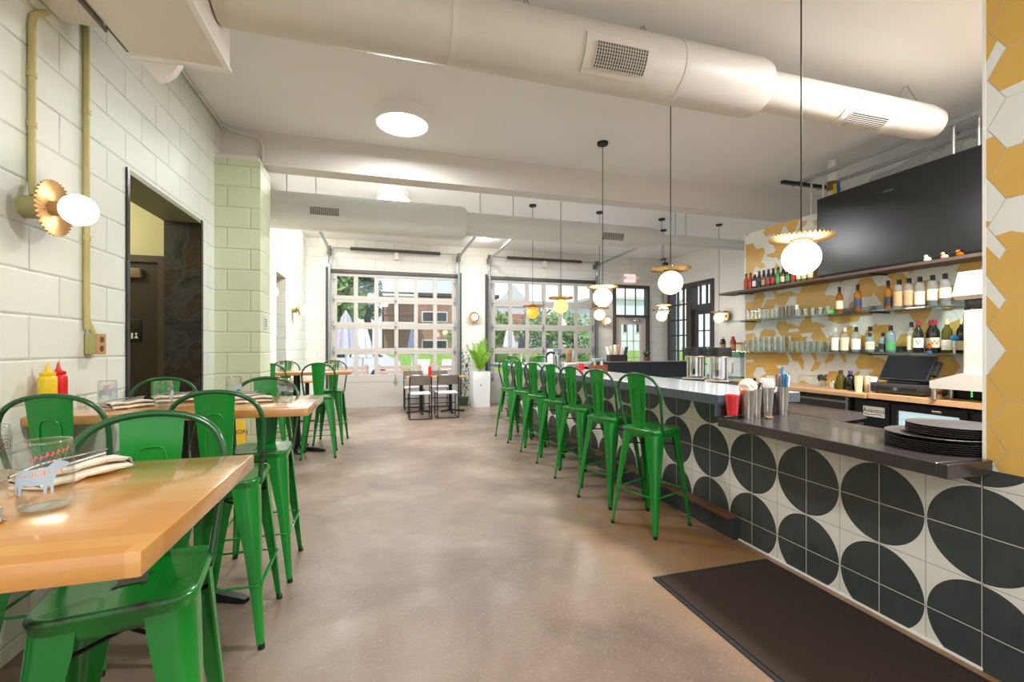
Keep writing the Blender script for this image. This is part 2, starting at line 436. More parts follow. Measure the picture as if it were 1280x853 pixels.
# left wall of painted block, two openings
m = MB()
m.span((XL-.27, -3.2, 0), (XL, 3.41, 3.9)).span((XL-.27, 4.68, 0), (XL, 7.74, 3.9)).span((XL-.27, 8.5, 0), (XL, YF, 3.9))
m.span((XL-.27, 3.41, 2.485), (XL, 4.68, 3.9)).span((XL-.27, 7.74, 2.53), (XL, 8.5, 3.9))
struct(m.build('wall_left', 'painted_block', smooth=0))
struct(MB().span((XL, 5.0, 0), (-1.13, 5.42, 3.19)).build('wall_pillar', 'green_block', smooth=0))
struct(MB().span((-1.8, 5.2, 3.235), (8.0, 5.42, 3.9)).span((XL, 5.02, 3.19), (-1.15, 5.42, 3.24)).build('ceiling_beam', 'beam_paint', smooth=0))
# far wall: two garage door openings and the entrance
G1, G2, ZH = (-1.03, 1.77), (2.53, 5.33), 2.99
m = MB()
for a, b in ((XL-.27, G1[0]), (G1[1], G2[0]), (G2[1], 5.87), (6.95, XR+.3)): m.span((a, YF, 0), (b, YF+.22, 3.95))
for a, b in (G1, G2, (5.87, 6.95)): m.span((a, YF, ZH), (b, YF+.22, 3.95))
struct(m.build('wall_far', 'white_block', smooth=0))
# right wall, openings for the steel window and the glazed side door
m = MB()
m.span((XR, .8, 0), (XR+.25, 8.87, 3.95)).span((XR, 8.87, 2.97), (XR+.25, YF, 3.95)).span((XR, 9.74, 0), (XR+.25, 10.62, .75)).span((XR, 10.62, 0), (XR+.25, YF, 2.97))
struct(m.build('wall_right', 'white_paint', smooth=0))
# hallway behind the left wall
m = MB()
m.span((-3.7, 4.78, 0), (XL-.27, 4.9, 2.75)).span((-3.8, 3.2, 0), (-3.68, 4.9, 2.75)).span((-3.7, 3.19, 0), (XL-.27, 3.31, 2.75)).span((-3.8, 3.19, 2.7), (XL-.27, 4.9, 2.85))
struct(m.build('wall_hallway', 'hall_paint', smooth=0))
m = MB()
m.span((-3.0, 7.5, 0), (-2.9, 8.8, 2.8)).span((-3.0, 7.5, 2.7), (XL-.27, 8.8, 2.85)).span((-3, 7.5, 0), (XL-.27, 7.6, 2.8)).span((-3, 8.7, 0), (XL-.27, 8.8, 2.8))
struct(m.build('wall_alcove', P('alcove_paint', '7b5a4a', .6), smooth=0))
r = struct(bpy.data.objects.new('added_door', None)); COL.objects.link(r)  # door added to darken the alcove opening, which came out lit
MB().span((-1.76, 7.76, .01), (-1.72, 8.48, 2.2)).build('door_leaf', P('brown_door', '5e4438', .5, var=.2), r, smooth=0); MB().span((-1.77, 7.74, 2.2), (-1.71, 8.5, 2.53)).build('transom_panel', P('brown_panel', '8a6552', .5), r, smooth=0); MB().cyl((-1.72, 7.84, 1.05), (-1.66, 7.84, 1.05), .022).build('door_knob', 'steel', r)
# steel lining of the first opening
m = MB()
m.span((XL-.275, 4.645, 0), (XL+.012, 4.681, 2.486)).span((XL-.275, 3.409, 0), (XL+.012, 3.44, 2.486))
struct(m.build('trim_1', 'raw_steel', smooth=0))
struct(MB().span((XL-.275, 3.44, 2.455), (XL+.005, 4.645, 2.486)).build('trim_2', P('lintel_paint', '8d9079', .5), smooth=0))

# hexagon tile walls: each hexagon is cut into ochre and white pieces
def clip(poly, f):
    out = []
    for i, p in enumerate(poly):
        q = poly[(i+1) % len(poly)]; a, b = f(p), f(q)
        if a >= 0: out.append(p)
        if (a >= 0) != (b >= 0): t = a/(a-b); out.append((p[0]+(q[0]-p[0])*t, p[1]+(q[1]-p[1])*t))
    return out
def hex_wall(mb, X, y0, y1, z0, z1, rnd, oy, oz, pr):
    R = .2032/math.sqrt(3); g_ = .0016
    cols = range(int((y0-oy)/(1.5*R))-2, int((y1-oy)/(1.5*R))+3)
    for ci in cols:
        for ri in range(int((z0-oz)/.2032)-2, int((z1-oz)/.2032)+3):
            cy, cz = oy+ci*1.5*R, oz+(ri+(.5 if ci % 2 else 0))*.2032
            hx = [(cy+(R-g_)*math.cos(k*PI/3), cz+(R-g_)*math.sin(k*PI/3)) for k in range(6)]
            rr = rnd.random(); k = rnd.randrange(6); parts = []
            vtx = lambda i: hx[i % 6]
            mid = lambda i, t=.5: (vtx(i)[0]*(1-t)+vtx(i+1)[0]*t, vtx(i)[1]*(1-t)+vtx(i+1)[1]*t)
            def line(p, q): return lambda w: (q[0]-p[0])*(w[1]-p[1])-(q[1]-p[1])*(w[0]-p[0])
            neg = lambda f: (lambda w: -f(w))
            if rr < pr[0]: parts = [(hx, 1)]
            elif rr < pr[1]:
                f = line(mid(k, .55), mid(k+2, .35)); A_ = clip(hx, f); B_ = clip(hx, neg(f)); ar = lambda q: abs(sum(q[i][0]*q[(i+1) % len(q)][1]-q[(i+1) % len(q)][0]*q[i][1] for i in range(len(q)))); parts = [(A_, 1), (B_, 2)] if ar(A_) > ar(B_) else [(A_, 2), (B_, 1)]
            elif rr < pr[2]:
                f = line(vtx(k), mid(k+2, .6)); h = line(mid(k, .8), vtx(k+3) if rnd.random() < .5 else mid(k+3, .3))
                a = clip(hx, f); b = clip(hx, neg(f)); b1 = clip(b, h); b2 = clip(b, neg(h))
                parts = [(a, 2), (b1, 2), (b2, 1)]
            else: parts = [(hx, 2)]
            for poly, mi in parts:
                for f in (lambda w: w[0]-y0, lambda w: y1-w[0], lambda w: w[1]-z0, lambda w: z1-w[1]):
                    if len(poly) > 2: poly = clip(poly, f)
                if len(poly) > 2: mb.poly([(X, p[0], p[1]) for p in poly][::-1], mi)
rnd = random.Random(5)
m = MB(); m.span((5.0, .9, 0), (5.2, 5.25, 2.955), mi=0); hex_wall(m, 4.998, .95, 5.25, .85, 2.955, rnd, 1.3, .06, (.12, .46, .88))
m.span((4.994, 5.245, .0), (5.2, 5.262, 2.957), mi=3)
struct(m.build('wall_back', ['grout', 'hex_yellow', 'hex_white', 'white_enamel'], smooth=0, recalc=False))
m = MB(); m.span((2.42, -3.2, 0), (2.72, 1.258, 3.6), mi=0); hex_wall(m, 2.4185, -3.2, 1.252, .845, 3.58, rnd, 1.13, .02, (.42, .86, .97))
m.span((2.414, 1.252, .888), (2.47, 1.262, 3.58), mi=3)
struct(m.build('wall_front', ['grout', 'hex_yellow', 'hex_white', 'white_enamel'], smooth=0, recalc=False))
struct(MB().span((2.414, -3.2, 0), (2.42, 1.2575, .845)).build('wall_front_base', 'circle_tile', smooth=0))

# ------------------------------------------------------------------ garage doors
def garage(nm, x0, x1):
    r = struct(bpy.data.objects.new(nm, None)); COL.objects.link(r)
    gx0, gw, gap = x0+.14, (x1-x0-.28), .087
    pw = (gw-5*gap)/6; y0, y1 = 10.58, 10.63
    rows = [(.74, 1.19), (1.325, 1.755), (1.90, 2.335), (2.485, 2.91)]
    m = MB(); zs = [0.0]+[v for rw in rows for v in rw]+[2.98]
    for i in range(0, len(zs), 2): m.span((x0+.02, y0, zs[i]), (x1-.02, y1, zs[i+1]), bev=.004)
    for (a, b) in rows:
        m.span((x0+.02, y0, a), (gx0, y1, b)); m.span((x1-.14, y0, a), (x1-.02, y1, b))
        for k in range(5): m.span((gx0+(k+1)*pw+k*gap, y0, a), (gx0+(k+1)*(pw+gap), y1, b))
    for zz in (.585, 1.26, 1.83, 2.41): m.span((x0+.02, y0-.006, zz-.006), (x1-.02, y0, zz+.006))
    m.build('door_panel', P('door_white', 'b7b1aa', .45, var=.04), r, smooth=0)
    m = MB()
    for (a, b) in rows:
        for k in range(6): m.box((gx0+pw/2+k*(pw+gap), 10.606, (a+b)/2), (pw+.01, .006, b-a+.01))
    m.build('glass', 'pane', r, smooth=0)
    for zz in (.62, 1.26, 1.83, 2.41, 2.86):
        for xx in (x0+.075, (x0+x1)/2-.02, x1-.075):
            if xx != x0+.075 and xx != x1-.075 and zz in (.62, 2.86): continue
            m = MB(); m.box((xx, 10.575, zz), (.05, .012, .12), bev=.004).cyl((xx-.035, 10.57, zz), (xx+.035, 10.57, zz), .012, n=8).box((xx, 10.572, zz+.075), (.028, .008, .05)).box((xx, 10.572, zz-.075), (.028, .008, .05))
            m.build('hinge', P('hinge_grey', '9b9a98', .4, .6), r)
    m = MB(); xx = (x0+x1)/2-.02; m.box((xx, 10.57, .66), (.035, .02, .16), bev=.004).prism([(xx-.05, 10.56, .58), (xx+.05, 10.56, .58), (xx, 10.56, .48)], (0, .02, 0))
    m.build('latch', 'hinge_grey', r)
    m = MB(); m.span((x0-.06, 10.56, 2.97), (x1+.06, YF, 3.06), bev=.004); m.build('header_seal', 'frame_dark', r)
    m = MB(); m.span((x0-.09, 10.6, 0), (x0-.035, YF, 3.1)).span((x1+.035, 10.6, 0), (x1+.09, YF, 3.1)); m.build('side_seal', 'frame_dark', r, smooth=0)
    return r
garage('door_1', *G1); garage('door_2', *G2)
def track(x, lab):
    t = thing('door_track', lab, 'door track', (x, 0, 0))
    m = MB(); m.box((0, 10.53, 1.6), (.05, .012, 3.2)); m.box((-.022, 10.51, 1.6), (.006, .05, 3.2)).box((.022, 10.51, 1.6), (.006, .05, 3.2))
    m.build('vertical_rail', 'galvanised', t, smooth=0)
    pts = [(0, 10.5, 3.18), (0, 10.49, 3.3), (0, 10.42, 3.4), (0, 10.28, 3.45), (0, 10.0, 3.46), (0, 7.6, 3.52)]
    MB().tube(pts, .028, 6, smooth=4).build('horizontal_rail', 'galvanised', t)
    MB().span((-.02, 8.0, 3.53), (.02, 8.04, ZF)).build('hanger', 'galvanised', t, smooth=0)
    m = MB(); m.box((0, 10.56, 3.42), (.09, .16, .12), bev=.01).cyl((-.04, 10.5, 3.5), (.04, 10.5, 3.5), .05, n=14)
    m.build('cable_drum', P('drum_grey', '6f6c68', .5, .4), t)
track(G1[0]-.01, 'galvanised roller track at the left side of the left garage door')
track(G1[1]+.01, 'galvanised roller track at the right side of the left garage door')
track(G2[0]-.01, 'galvanised roller track at the left side of the right garage door')
track(G2[1]+.01, 'galvanised roller track at the right side of the right garage door')
for (x0, x1), lab in ((G1, 'left'), (G2, 'right')):
    t = thing('door_spring', f'dark torsion spring on a bar above the {lab} garage door', 'spring')
    MB().cyl((x0+.06, 10.5, 3.51), (x1-.06, 10.5, 3.51), .014, n=8).build('shaft', 'galvanised', t)
    m = MB()
    a, b = (x0+.42, x1-.42); n = 70
    prof = [(.034+.006*(i % 2), a+(b-a)*i/n) for i in range(n+1)]
    m.lathe(prof, 12, Matrix.Translation((0, 10.5, 3.51)) @ Matrix.Rotation(PI/2, 4, 'Y')); m.build('coil', P('spring_dark', '4a4543', .5, .3), t)
    MB().box(((a+b)/2, 10.57, 3.45), (.09, .16, .26), bev=.006).build('bracket', 'cream_paint', t)
    MB().span(((a+b)/2-.07, 10.625, 3.06), ((a+b)/2+.07, YF, 3.6)).build('mounting_board', 'cream_paint', t)

# ------------------------------------------------------------------ entrance door, steel window, side door
def grid_glass(m, g, x0, x1, z0, z1, nx, nz, y, w=.022, d=.03, ax='x'):
    """muntins into m, panes into g; ax says which way the wall runs"""
    P3 = (lambda u, v, z: (u, y+v, z)) if ax == 'x' else (lambda u, v, z: (y+v, u, z))
    for i in range(1, nx): u = x0+(x1-x0)*i/nx; m.span(P3(u-w/2, -d/2, z0), P3(u+w/2, d/2, z1))
    for i in range(1, nz): z = z0+(z1-z0)*i/nz; m.span(P3(x0, -d/2, z-w/2), P3(x1, d/2, z+w/2))
    g.span(P3(x0-.005, -.003, z0-.005), P3(x1+.005, .003, z1+.005))
def frame(m, x0, x1, z0, z1, y, w, d, ax='x', sill=True):
    P3 = (lambda u, v, z: (u, y+v, z)) if ax == 'x' else (lambda u, v, z: (y+v, u, z))
    m.span(P3(x0, -d/2, z0), P3(x0+w, d/2, z1)); m.span(P3(x1-w, -d/2, z0), P3(x1, d/2, z1)); m.span(P3(x0+w, -d/2, z1-w), P3(x1-w, d/2, z1))
    if sill: m.span(P3(x0+w, -d/2, z0), P3(x1-w, d/2, z0+w))
r = struct(bpy.data.objects.new('door_3', None)); COL.objects.link(r)
m, g_ = MB(), MB(); frame(m, 5.87, 6.95, 0, ZH, 10.68, .075, .16, sill=False); m.span((5.94, 10.6, 2.13), (6.88, 10.76, 2.2))
grid_glass(m, g_, 5.945, 6.875, 2.2, ZH-.075, 3, 1, 10.68); m.build('door_frame', 'frame_dark', r, smooth=0); g_.build('transom_glass', 'pane', r, smooth=0)
m, g_ = MB(), MB(); frame(m, 5.96, 6.865, .02, 2.12, 10.69, .17, .05); grid_glass(m, g_, 6.13, 6.695, .19, 1.95, 3, 4, 10.69, .02, .03)
m.build('door_leaf', P('door_cream', 'd8cdc4', .45), r, smooth=0); g_.build('leaf_glass', 'pane', r, smooth=0)
MB().box((6.55, 10.62, 2.06), (.26, .06, .07), bev=.01).cyl((6.45, 10.6, 2.1), (6.2, 10.56, 2.11), .012).build('door_closer', 'chrome', r)
MB().tube([(6.80, 10.66, 1.2), (6.80, 10.6, 1.2), (6.80, 10.6, .95), (6.80, 10.66, .95)], .011, 8).build('door_handle', 'chrome', r)
r = struct(bpy.data.objects.new('window_1', None)); COL.objects.link(r)
m, g_ = MB(), MB(); frame(m, 9.74, 10.62, .75, 2.97, XR+.06, .1, .2, 'y'); grid_glass(m, g_, 9.84, 10.52, .85, 2.87, 3, 5, XR+.06, .03, .05, 'y')
m.build('window_frame', 'frame_dark', r, smooth=0); g_.build('glass', 'pane', r, smooth=0)
r = struct(bpy.data.objects.new('door_4', None)); COL.objects.link(r)
m, g_ = MB(), MB(); frame(m, 8.87, 9.74, 0, 2.97, XR+.06, .09, .22, 'y', sill=False); m.span((XR-.04, 8.95, 2.28), (XR+.16, 9.66, 2.4))
grid_glass(m, g_, 8.96, 9.65, 2.4, 2.88, 3, 1, XR+.06, .03, .05, 'y'); m.build('door_frame', 'frame_dark', r, smooth=0); g_.build('transom_glass', 'pane', r, smooth=0)
m, g_ = MB(), MB(); frame(m, 8.97, 9.64, .02, 2.27, XR+.07, .11, .05, 'y'); grid_glass(m, g_, 9.08, 9.53, .13, 2.16, 2, 5, XR+.07, .025, .04, 'y')
m.build('door_leaf', 'frame_dark', r, smooth=0); g_.build('leaf_glass', 'pane', r, smooth=0)

# hallway door with closer and plaque
r = struct(bpy.data.objects.new('door_5', None)); COL.objects.link(r)
m = MB(); m.span((-2.78, 4.72, 0), (-2.72, 4.79, 2.16)).span((-1.88, 4.72, 0), (-1.82, 4.79, 2.16)).span((-2.72, 4.72, 2.1), (-1.88, 4.79, 2.16)); m.build('door_frame', P('frame_bronze', '4d4038', .4), r, smooth=0)
MB().span((-2.72, 4.745, .01), (-1.88, 4.785, 2.1)).build('door_leaf', 'bronze_door', r, smooth=0)
MB().box((-2.13, 4.72, 2.0), (.26, .055, .085), bev=.008).build('door_closer', P('closer_tan', '8f7b68', .4, .4), r)
MB().box((-2.06, 4.738, 1.5), (.1, .012, .2), bev=.004).build('restroom_plaque', P('plaque_black', '17181a', .3), r)
m = MB(); m.ball((-2.075, 4.731, 1.47), .009, (1, .3, 1)).box((-2.075, 4.731, 1.445), (.014, .003, .035)).ball((-2.045, 4.731, 1.47), .009, (1, .3, 1)).prism([(-2.06, 4.731, 1.43), (-2.03, 4.731, 1.43), (-2.045, 4.731, 1.462)], (0, .002, 0)); m.build('pictogram', 'paper', r)
lamp_light('hall_fill_light', (-2.6, 4.0, 2.6), 14, .15, (1, .9, .7))  # unseen light without a fixture, added to brighten the hallway

# ------------------------------------------------------------------ exit sign, camera
t = thing('exit_sign', 'glowing red exit sign with lamp heads above the entrance door', 'exit sign', (6.36, 10.62, 3.17))
MB().box((0, 0, 0), (.32, .05, .2), bev=.01).build('sign_box', 'exit_glow', t)
lettering('EXIT', .13, glow('exit_red', 'ff5566', 1.0), t, face_to((0, -1, 0), (0, -.0265, 0)))
for s_ in (-1, 1): MB().cyl((s_*.2, -.02, .02), (s_*.21, -.09, .0), .035, .045).cyl((s_*.15, 0, .03), (s_*.21, -.02, .02), .012).build('lamp_head', 'white_enamel', t)
MB().cyl((0, 0, .1), (0, .01, .55), .008).build('conduit', 'cream_paint', t)
t = thing('security_camera', 'small dark camera high in the far right corner', 'camera', (7.35, 10.5, 3.62))
MB().cyl((0, 0, .12), (0, 0, 0), .012).box((0, .06, .1), (.04, .18, .03)).build('mount', 'frame_dark', t); MB().cyl((0, .06, -.02), (0, -.09, -.05), .035, .04).build('camera_body', 'black_plastic', t)

# ================================================================== STOOLS
def bar_stool(label, loc, rz, group):
    """faces +y, 0.745 m seat, 1.155 m back"""
    t = thing('bar_stool', label, 'stool', loc, rz, group)
    # seat: rounded-square pressed pan with a rolled rim and skirt
    def sq(h, r, z, n=6):
        pts = []
        for cx, cy, a0 in ((h-r, h-r, 0), (-h+r, h-r, 90), (-h+r, -h+r, 180), (h-r, -h+r, 270)):
            for k in range(n+1):
                a = math.radians(a0+90*k/n); pts.append((cx+r*math.cos(a), cy+r*math.sin(a), z))
        return pts
    m = MB()
    m.loft([sq(.152, .045, .682), sq(.158, .05, .70), sq(.165, .055, .728), sq(.166, .056, .738), sq(.160, .052, .745), sq(.148, .046, .7445), sq(.10, .04, .738), sq(.03, .02, .7365)], caps=True)
    m.build('seat', 'seat_green', t, smooth=50)
    m = MB()
    for dx, dy in ((-.03, .03), (.03, .03), (-.03, -.03), (.03, -.03)): m.cyl((dx, dy, .7355), (dx, dy, .7385), .006, n=10)
    m.box((0, 0, .7372), (.05, .016, .003), bev=.001); m.build('drain_holes', P('hole_dark', '1d211c', .8), t)
    # four tapered sheet legs, corner-shaped in section
    for sx, sy in ((1, -1), (-1, -1), (1, 1), (-1, 1)):
        rings = []
        for z, w in ((.715, .098), (.66, .095), (.55, .080), (.40, .058), (.22, .042), (.09, .032), (.014, .027)):
            f = 1-z/.72; cx, cy = .159+(.203-.159)*f, .159+(.224-.159)*f; r = w*.5; th = .006; o = []
            o.append((cx-w, cy)); n = 5
            for k in range(n+1):
                a = PI/2*(1-k/n); o.append((cx-r+r*math.cos(a), cy-r+r*math.sin(a)))
            o.append((cx, cy-w))
            inn = [(cx-th, cy-w)]
            for k in range(n+1):
                a = PI/2*k/n; inn.append((cx-r+(r-th)*math.cos(a), cy-r+(r-th)*math.sin(a)))
            inn.append((cx-w, cy-th)); rings.append([(sx*px, sy*py, z) for px, py in o+inn])
        lg = MB().loft(rings).build('leg', 'leg_green', t, smooth=40)
        fx, fy = sx*.192, sy*.213
        MB().cyl((fx, fy, .022), (fx, fy, 0), .0135, .0155, n=12).build('rubber_foot', 'rubber', lg)
    e = [(s1*.186, s2*.199) for s1, s2 in ((1, 1), (-1, 1), (-1, -1), (1, -1))]
    for k in range(4):
        (ax, ay), (bx, by) = e[k], e[(k+1) % 4]
        m = MB(); d = Vector((bx-ax, by-ay, 0)); L = d.length
        m.box(((ax+bx)/2, (ay+by)/2, .277), (L-.02, .016, .008), rz=math.atan2(d.y, d.x), bev=.003); m.build('footrest', 'stool_green', t)
    m = MB()
    for s_ in (1, -1): m.tube([(s_*.15, .155, .62), (0, 0, .614+.006*s_), (-s_*.15, -.155, .62)], .0055, 6)
    m.build('cross_brace', 'black_metal', t)
    side = [(.161, -.085, .715), (.168, -.10, .78), (.178, -.125, .88), (.187, -.148, .98), (.184, -.158, 1.035), (.166, -.168, 1.085), (.13, -.176, 1.122), (.075, -.181, 1.146)]
    pts = side+[(0, -.183, 1.155)]+[(-a, b, c) for a, b, c in side[::-1]]
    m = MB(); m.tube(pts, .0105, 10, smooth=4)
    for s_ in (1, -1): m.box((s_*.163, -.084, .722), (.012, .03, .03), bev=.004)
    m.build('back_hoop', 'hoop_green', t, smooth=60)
    # splat, wider at the top, with a pressed border
    m = MB(); rings = []
    W_ = ((.742, .052, -.148), (.80, .057, -.152), (.92, .066, -.160), (1.04, .074, -.170), (1.148, .080, -.1815))
    for z, hw, yy in W_:
        rings.append([(-hw, yy-.004, z), (-hw*.5, yy-.008, z), (hw*.5, yy-.008, z), (hw, yy-.004, z), (hw, yy+.002, z), (hw*.5, yy-.002, z), (-hw*.5, yy-.002, z), (-hw, yy+.002, z)])
    m.loft(rings); m.build('backrest', 'stool_green', t, smooth=50)
    for side_, dy in (('f', .001), ('b', -.0095)):
        m = MB(); q = lambda x, z: (x, -.148-(z-.742)*.082+dy, z)
        m.tube([q(-.032, .80), q(-.036, .95), q(-.036, 1.02), q(-.026, 1.05), q(0, 1.055), q(.026, 1.05), q(.036, 1.02), q(.036, .95), q(.032, .80)], .0032, 6, smooth=3); m.build('pressed_rib', 'stool_green', t)
    return t
BAR_Y = [(3.136, 1.713), (3.758, 1.71), (4.364, 1.725), (4.981, 1.745), (5.586, 1.74), (6.15, 1.724), (6.688, 1.683)]
names = ['nearest stool of the seven along the tiled bar, whole frame in view', 'second nearest of the seven stools along the tiled bar', 'third nearest of the seven stools along the tiled bar', 'middle stool of the seven along the tiled bar',
         'fifth from the front of the seven stools along the tiled bar', 'second farthest of the seven stools along the tiled bar', 'farthest of the seven stools along the tiled bar, nearest the white planter']
GS = 'green metal stools along the bar'
rots = [20.4, 18, 19, 21, 22, 21, 20]
first = None
for i, (yy, xx) in enumerate(BAR_Y):
    a = math.radians(rots[i]); cx, cy = xx+.224*math.cos(a)+.203*math.sin(a), yy+.224*math.sin(a)-.203*math.cos(a)
    if first is None: first = bar_stool('green metal '+names[0], (cx, cy, 0), a-PI/2, GS)
    else: dup(first, 'green metal '+names[i], (cx, cy, 0), a-PI/2, GS)
dup(first, 'green metal stool facing us at the far end of the bar, the left of two', (2.66, 8.96, 0), PI+.03, 'green metal stools at the far end of the bar')
dup(first, 'green metal stool facing us at the far end of the bar, the right of two', (3.3, 8.96, 0), PI-.05, 'green metal stools at the far end of the bar')
GT = 'green metal stools at the butcher-block tables'
near = dup(first, 'green metal stool in the foreground with a worn seat, half under the nearest table', (-.625, 1.43, 0), PI+.16, GT)
m = MB(); m.box((0, 0, .7389), (.062, .05, .0012), rz=.1, bev=.0005)
m.build('worn_patch', P('worn_metal', '5a564d', .5, .5, var=.4, vs=60), near)
for lab, x, y, rz in (
    ('green metal stool behind the nearest table, against the left block wall', -1.27, 1.51, PI-.04),
    ('green metal stool on the near side of the second table, at its right end', -.705, 2.478, .02),
    ('green metal stool on the near side of the second table, beside the left wall', -1.285, 2.48, -.03),
    ('green metal stool on the far side of the second table, at its right end', -.69, 3.07, PI+.02),
    ('green metal stool on the second table\'s far side, before the dark doorway', -1.31, 3.2, PI-.03),
    ('green metal stool on the near side of the third table, nearest the aisle', -.72, 6.12, .05),
    ('green metal stool on the near side of the third table, beside the pillar', -1.26, 6.12, 0),
    ('green metal stool on the far side of the third table, nearest the aisle', -.66, 6.92, PI-.1),
    ('green metal stool on the far side of the third table, farther left by the wall', -1.27, 6.86, PI)):
    dup(first, lab, (x, y, 0), rz, GT)

# ================================================================== TABLES AND WHAT STANDS ON THEM
def high_table(label, y0, y1, x0=-1.525, x1=-.352, z=1.04):
    cx, cy = (x0+x1)/2, (y0+y1)/2; w, d = x1-x0, y1-y0
    t = thing('bar_table', label, 'table', (cx, cy, 0), 0, 'butcher-block high tables along the left wall')
    MB().box((0, 0, z-.021), (w, d, .042), bev=.004).build('table_top', 'butcher_block', t)
    MB().box((0, 0, z-.048), (.5, .3, .01)).build('mounting_plate', 'black_metal', t)
    bx = Vector((-.1, 0, 0)); MB().cyl((-.1, 0, .04), (-.1, 0, z-.05), .042, n=20).build('column', 'black_metal', t)
    for k, L in ((-.42, .4), (PI/2-.3, .3), (PI-.42, .32), (3*PI/2+.25, .3)):
        c, s_ = math.cos(k), math.sin(k); n_ = Vector((-s_, c, 0)); f = Vector((c, s_, 0)); rings = []
        for r, hh, ww in ((.0, .075, .035), (.08, .062, .032), (L-.03, .03, .026), (L, .022, .02)):
            p = f*r+bx; rings.append([p-n_*ww+Vector((0, 0, .002)), p+n_*ww+Vector((0, 0, .002)), p+n_*ww*.8+Vector((0, 0, hh)), p-n_*ww*.8+Vector((0, 0, hh))])
        MB().loft(rings).build('base_arm', 'black_metal', t)
    return t
high_table('nearest butcher-block high table, its corner in the left foreground', .83, 1.485)
high_table('second butcher-block high table, with the mustard and ketchup bottles on it', 2.54, 3.185)
high_table('third butcher-block high table, past the block pillar', 6.16, 6.82)
t = thing('dining_table', 'low wooden table half hidden behind the third high table', 'table', (-1.26, 8.95, 0))
MB().box((0, 0, .74), (.52, .62, .035), bev=.003).build('table_top', 'butcher_block', t); MB().cyl((0, 0, .02), (0, 0, .72), .035).build('column', 'black_metal', t); MB().box((0, 0, .012), (.4, .05, .02), bev=.004).box((0, 0, .012), (.05, .4, .02), bev=.004).build('base', 'black_metal', t)

# can-shaped beer glass with a printed steer
def can_glass(label, loc, rz, group, R=.0415, H=.134, printed=True):
    t = thing('beer_glass', label, 'glass', loc, rz, group)
    pr = [(0, .006), (R*.86, .006), (R*.95, .012), (R-.002, .022), (R-.002, H-.026), (R*.90, H-.011), (R*.87, H-.002)]
    po = [(R*.87+.0012, H), (R*.87+.003, H-.002), (R*.9+.002, H-.011), (R, H-.026), (R, .014), (R*.96, .004), (R*.88, 0), (0, 0)]
    MB().lathe(pr+po, 36).build('glass_body', 'thin_glass', t, smooth=60)
    m = MB(); m.tube([(R*.885*math.cos(a), R*.885*math.sin(a), H-.001) for a in [2*PI*k/36 for k in range(36)]], .0017, 6, closed=True); m.build('rim', 'rim_glass', t)
    m = MB(); m.lathe([(0, .0045), (R*.84, .0045), (R*.9, .009), (R*.84, .0065), (0, .0065)], 36); m.build('thick_base', 'rim_glass', t)
    if printed:
        def wrap(p): return [((R+.0006)*math.sin(a*1.22/R), -(R+.0006)*math.cos(a*1.22/R), .072+(z-.078)*1.25) for a, z in p]
        cow = [(-.036, .078), (-.034, .088), (-.02, .090), (-.004, .089), (.006, .093), (.012, .099), (.017, .101), (.022, .0985), (.031, .094), (.033, .0895), (.026, .087), (.018, .085), (.014, .076), (.0115, .070), (.0115, .052), (.0085, .052), (.0075, .064), (.0045, .064), (.004, .052), (.001, .052), (.0, .066), (-.012, .066), (-.022, .068), (-.026, .062), (-.027, .052), (-.0305, .052), (-.031, .066), (-.0345, .066), (-.0355, .052), (-.038, .052), (-.0385, .07)]
        m = MB()
        # strips across the silhouette so that it follows the curve of the glass
        N = 24
        for k in range(N):
            a0, a1 = -.04+.08*k/N, -.04+.08*(k+1)/N
            q = clip(clip(cow, lambda w: w[0]-a0), lambda w: a1-w[0])
            if len(q) > 2: m.poly(wrap(q))
        m.build('printed_steer', 'print_blue', t, smooth=0)
        m = MB()
        for k in range(11):
            a = -.028+k*.0047; z = .0775+.0004*k; h = .0045 if k % 3 else .007
            m.poly(wrap([(a, z), (a+.0032, z+.0003), (a+.0032, z+h), (a, z+h)]))
        m.build('orange_print', 'print_orange', t, smooth=0)
        m = MB()
        for k in range(8):
            a = -.016+k*.0062; z = .101+.0016*k; h = .006+.002*(k % 2)
            m.poly(wrap([(a, z), (a+.0016, z), (a+.0030, z+h), (a+.0014, z+h)])); m.poly(wrap([(a+.001, z+h*.45), (a+.0046, z+h*.5), (a+.0046, z+h*.72), (a+.001, z+h*.66)]))
        m.build('red_print', 'print_red', t, smooth=0)
        m = MB(); b = PI*R/1.22
        for rr, w in ((.017, .0015), (.011, .003), (.005, .003)):
            for k in range(18):
                a0, a1 = 2*PI*k/18, 2*PI*(k+.72)/18
                m.poly(wrap([(b+rr*math.cos(a0), .088+rr*math.sin(a0)), (b+rr*math.cos(a1), .088+rr*math.sin(a1)), (b+(rr-w)*math.cos(a1), .088+(rr-w)*math.sin(a1)), (b+(rr-w)*math.cos(a0), .088+(rr-w)*math.sin(a0))]))
        m.build('purple_seal', 'print_purple', t, smooth=0)
    return t
P('print_blue', '9fb2c2', .5); P('print_orange', 'f08a3c', .5); P('print_red', 'e5505a', .5); P('print_purple', '8a4a72', .5)
clear('rim_glass', (.94, .97, .96), .2, .55)
GG = 'can-shaped beer glasses on the high tables'
gl = can_glass('printed beer glass at the front of the nearest table, its steer fully visible', (-.618, 1.092, 1.04), .42, GG)
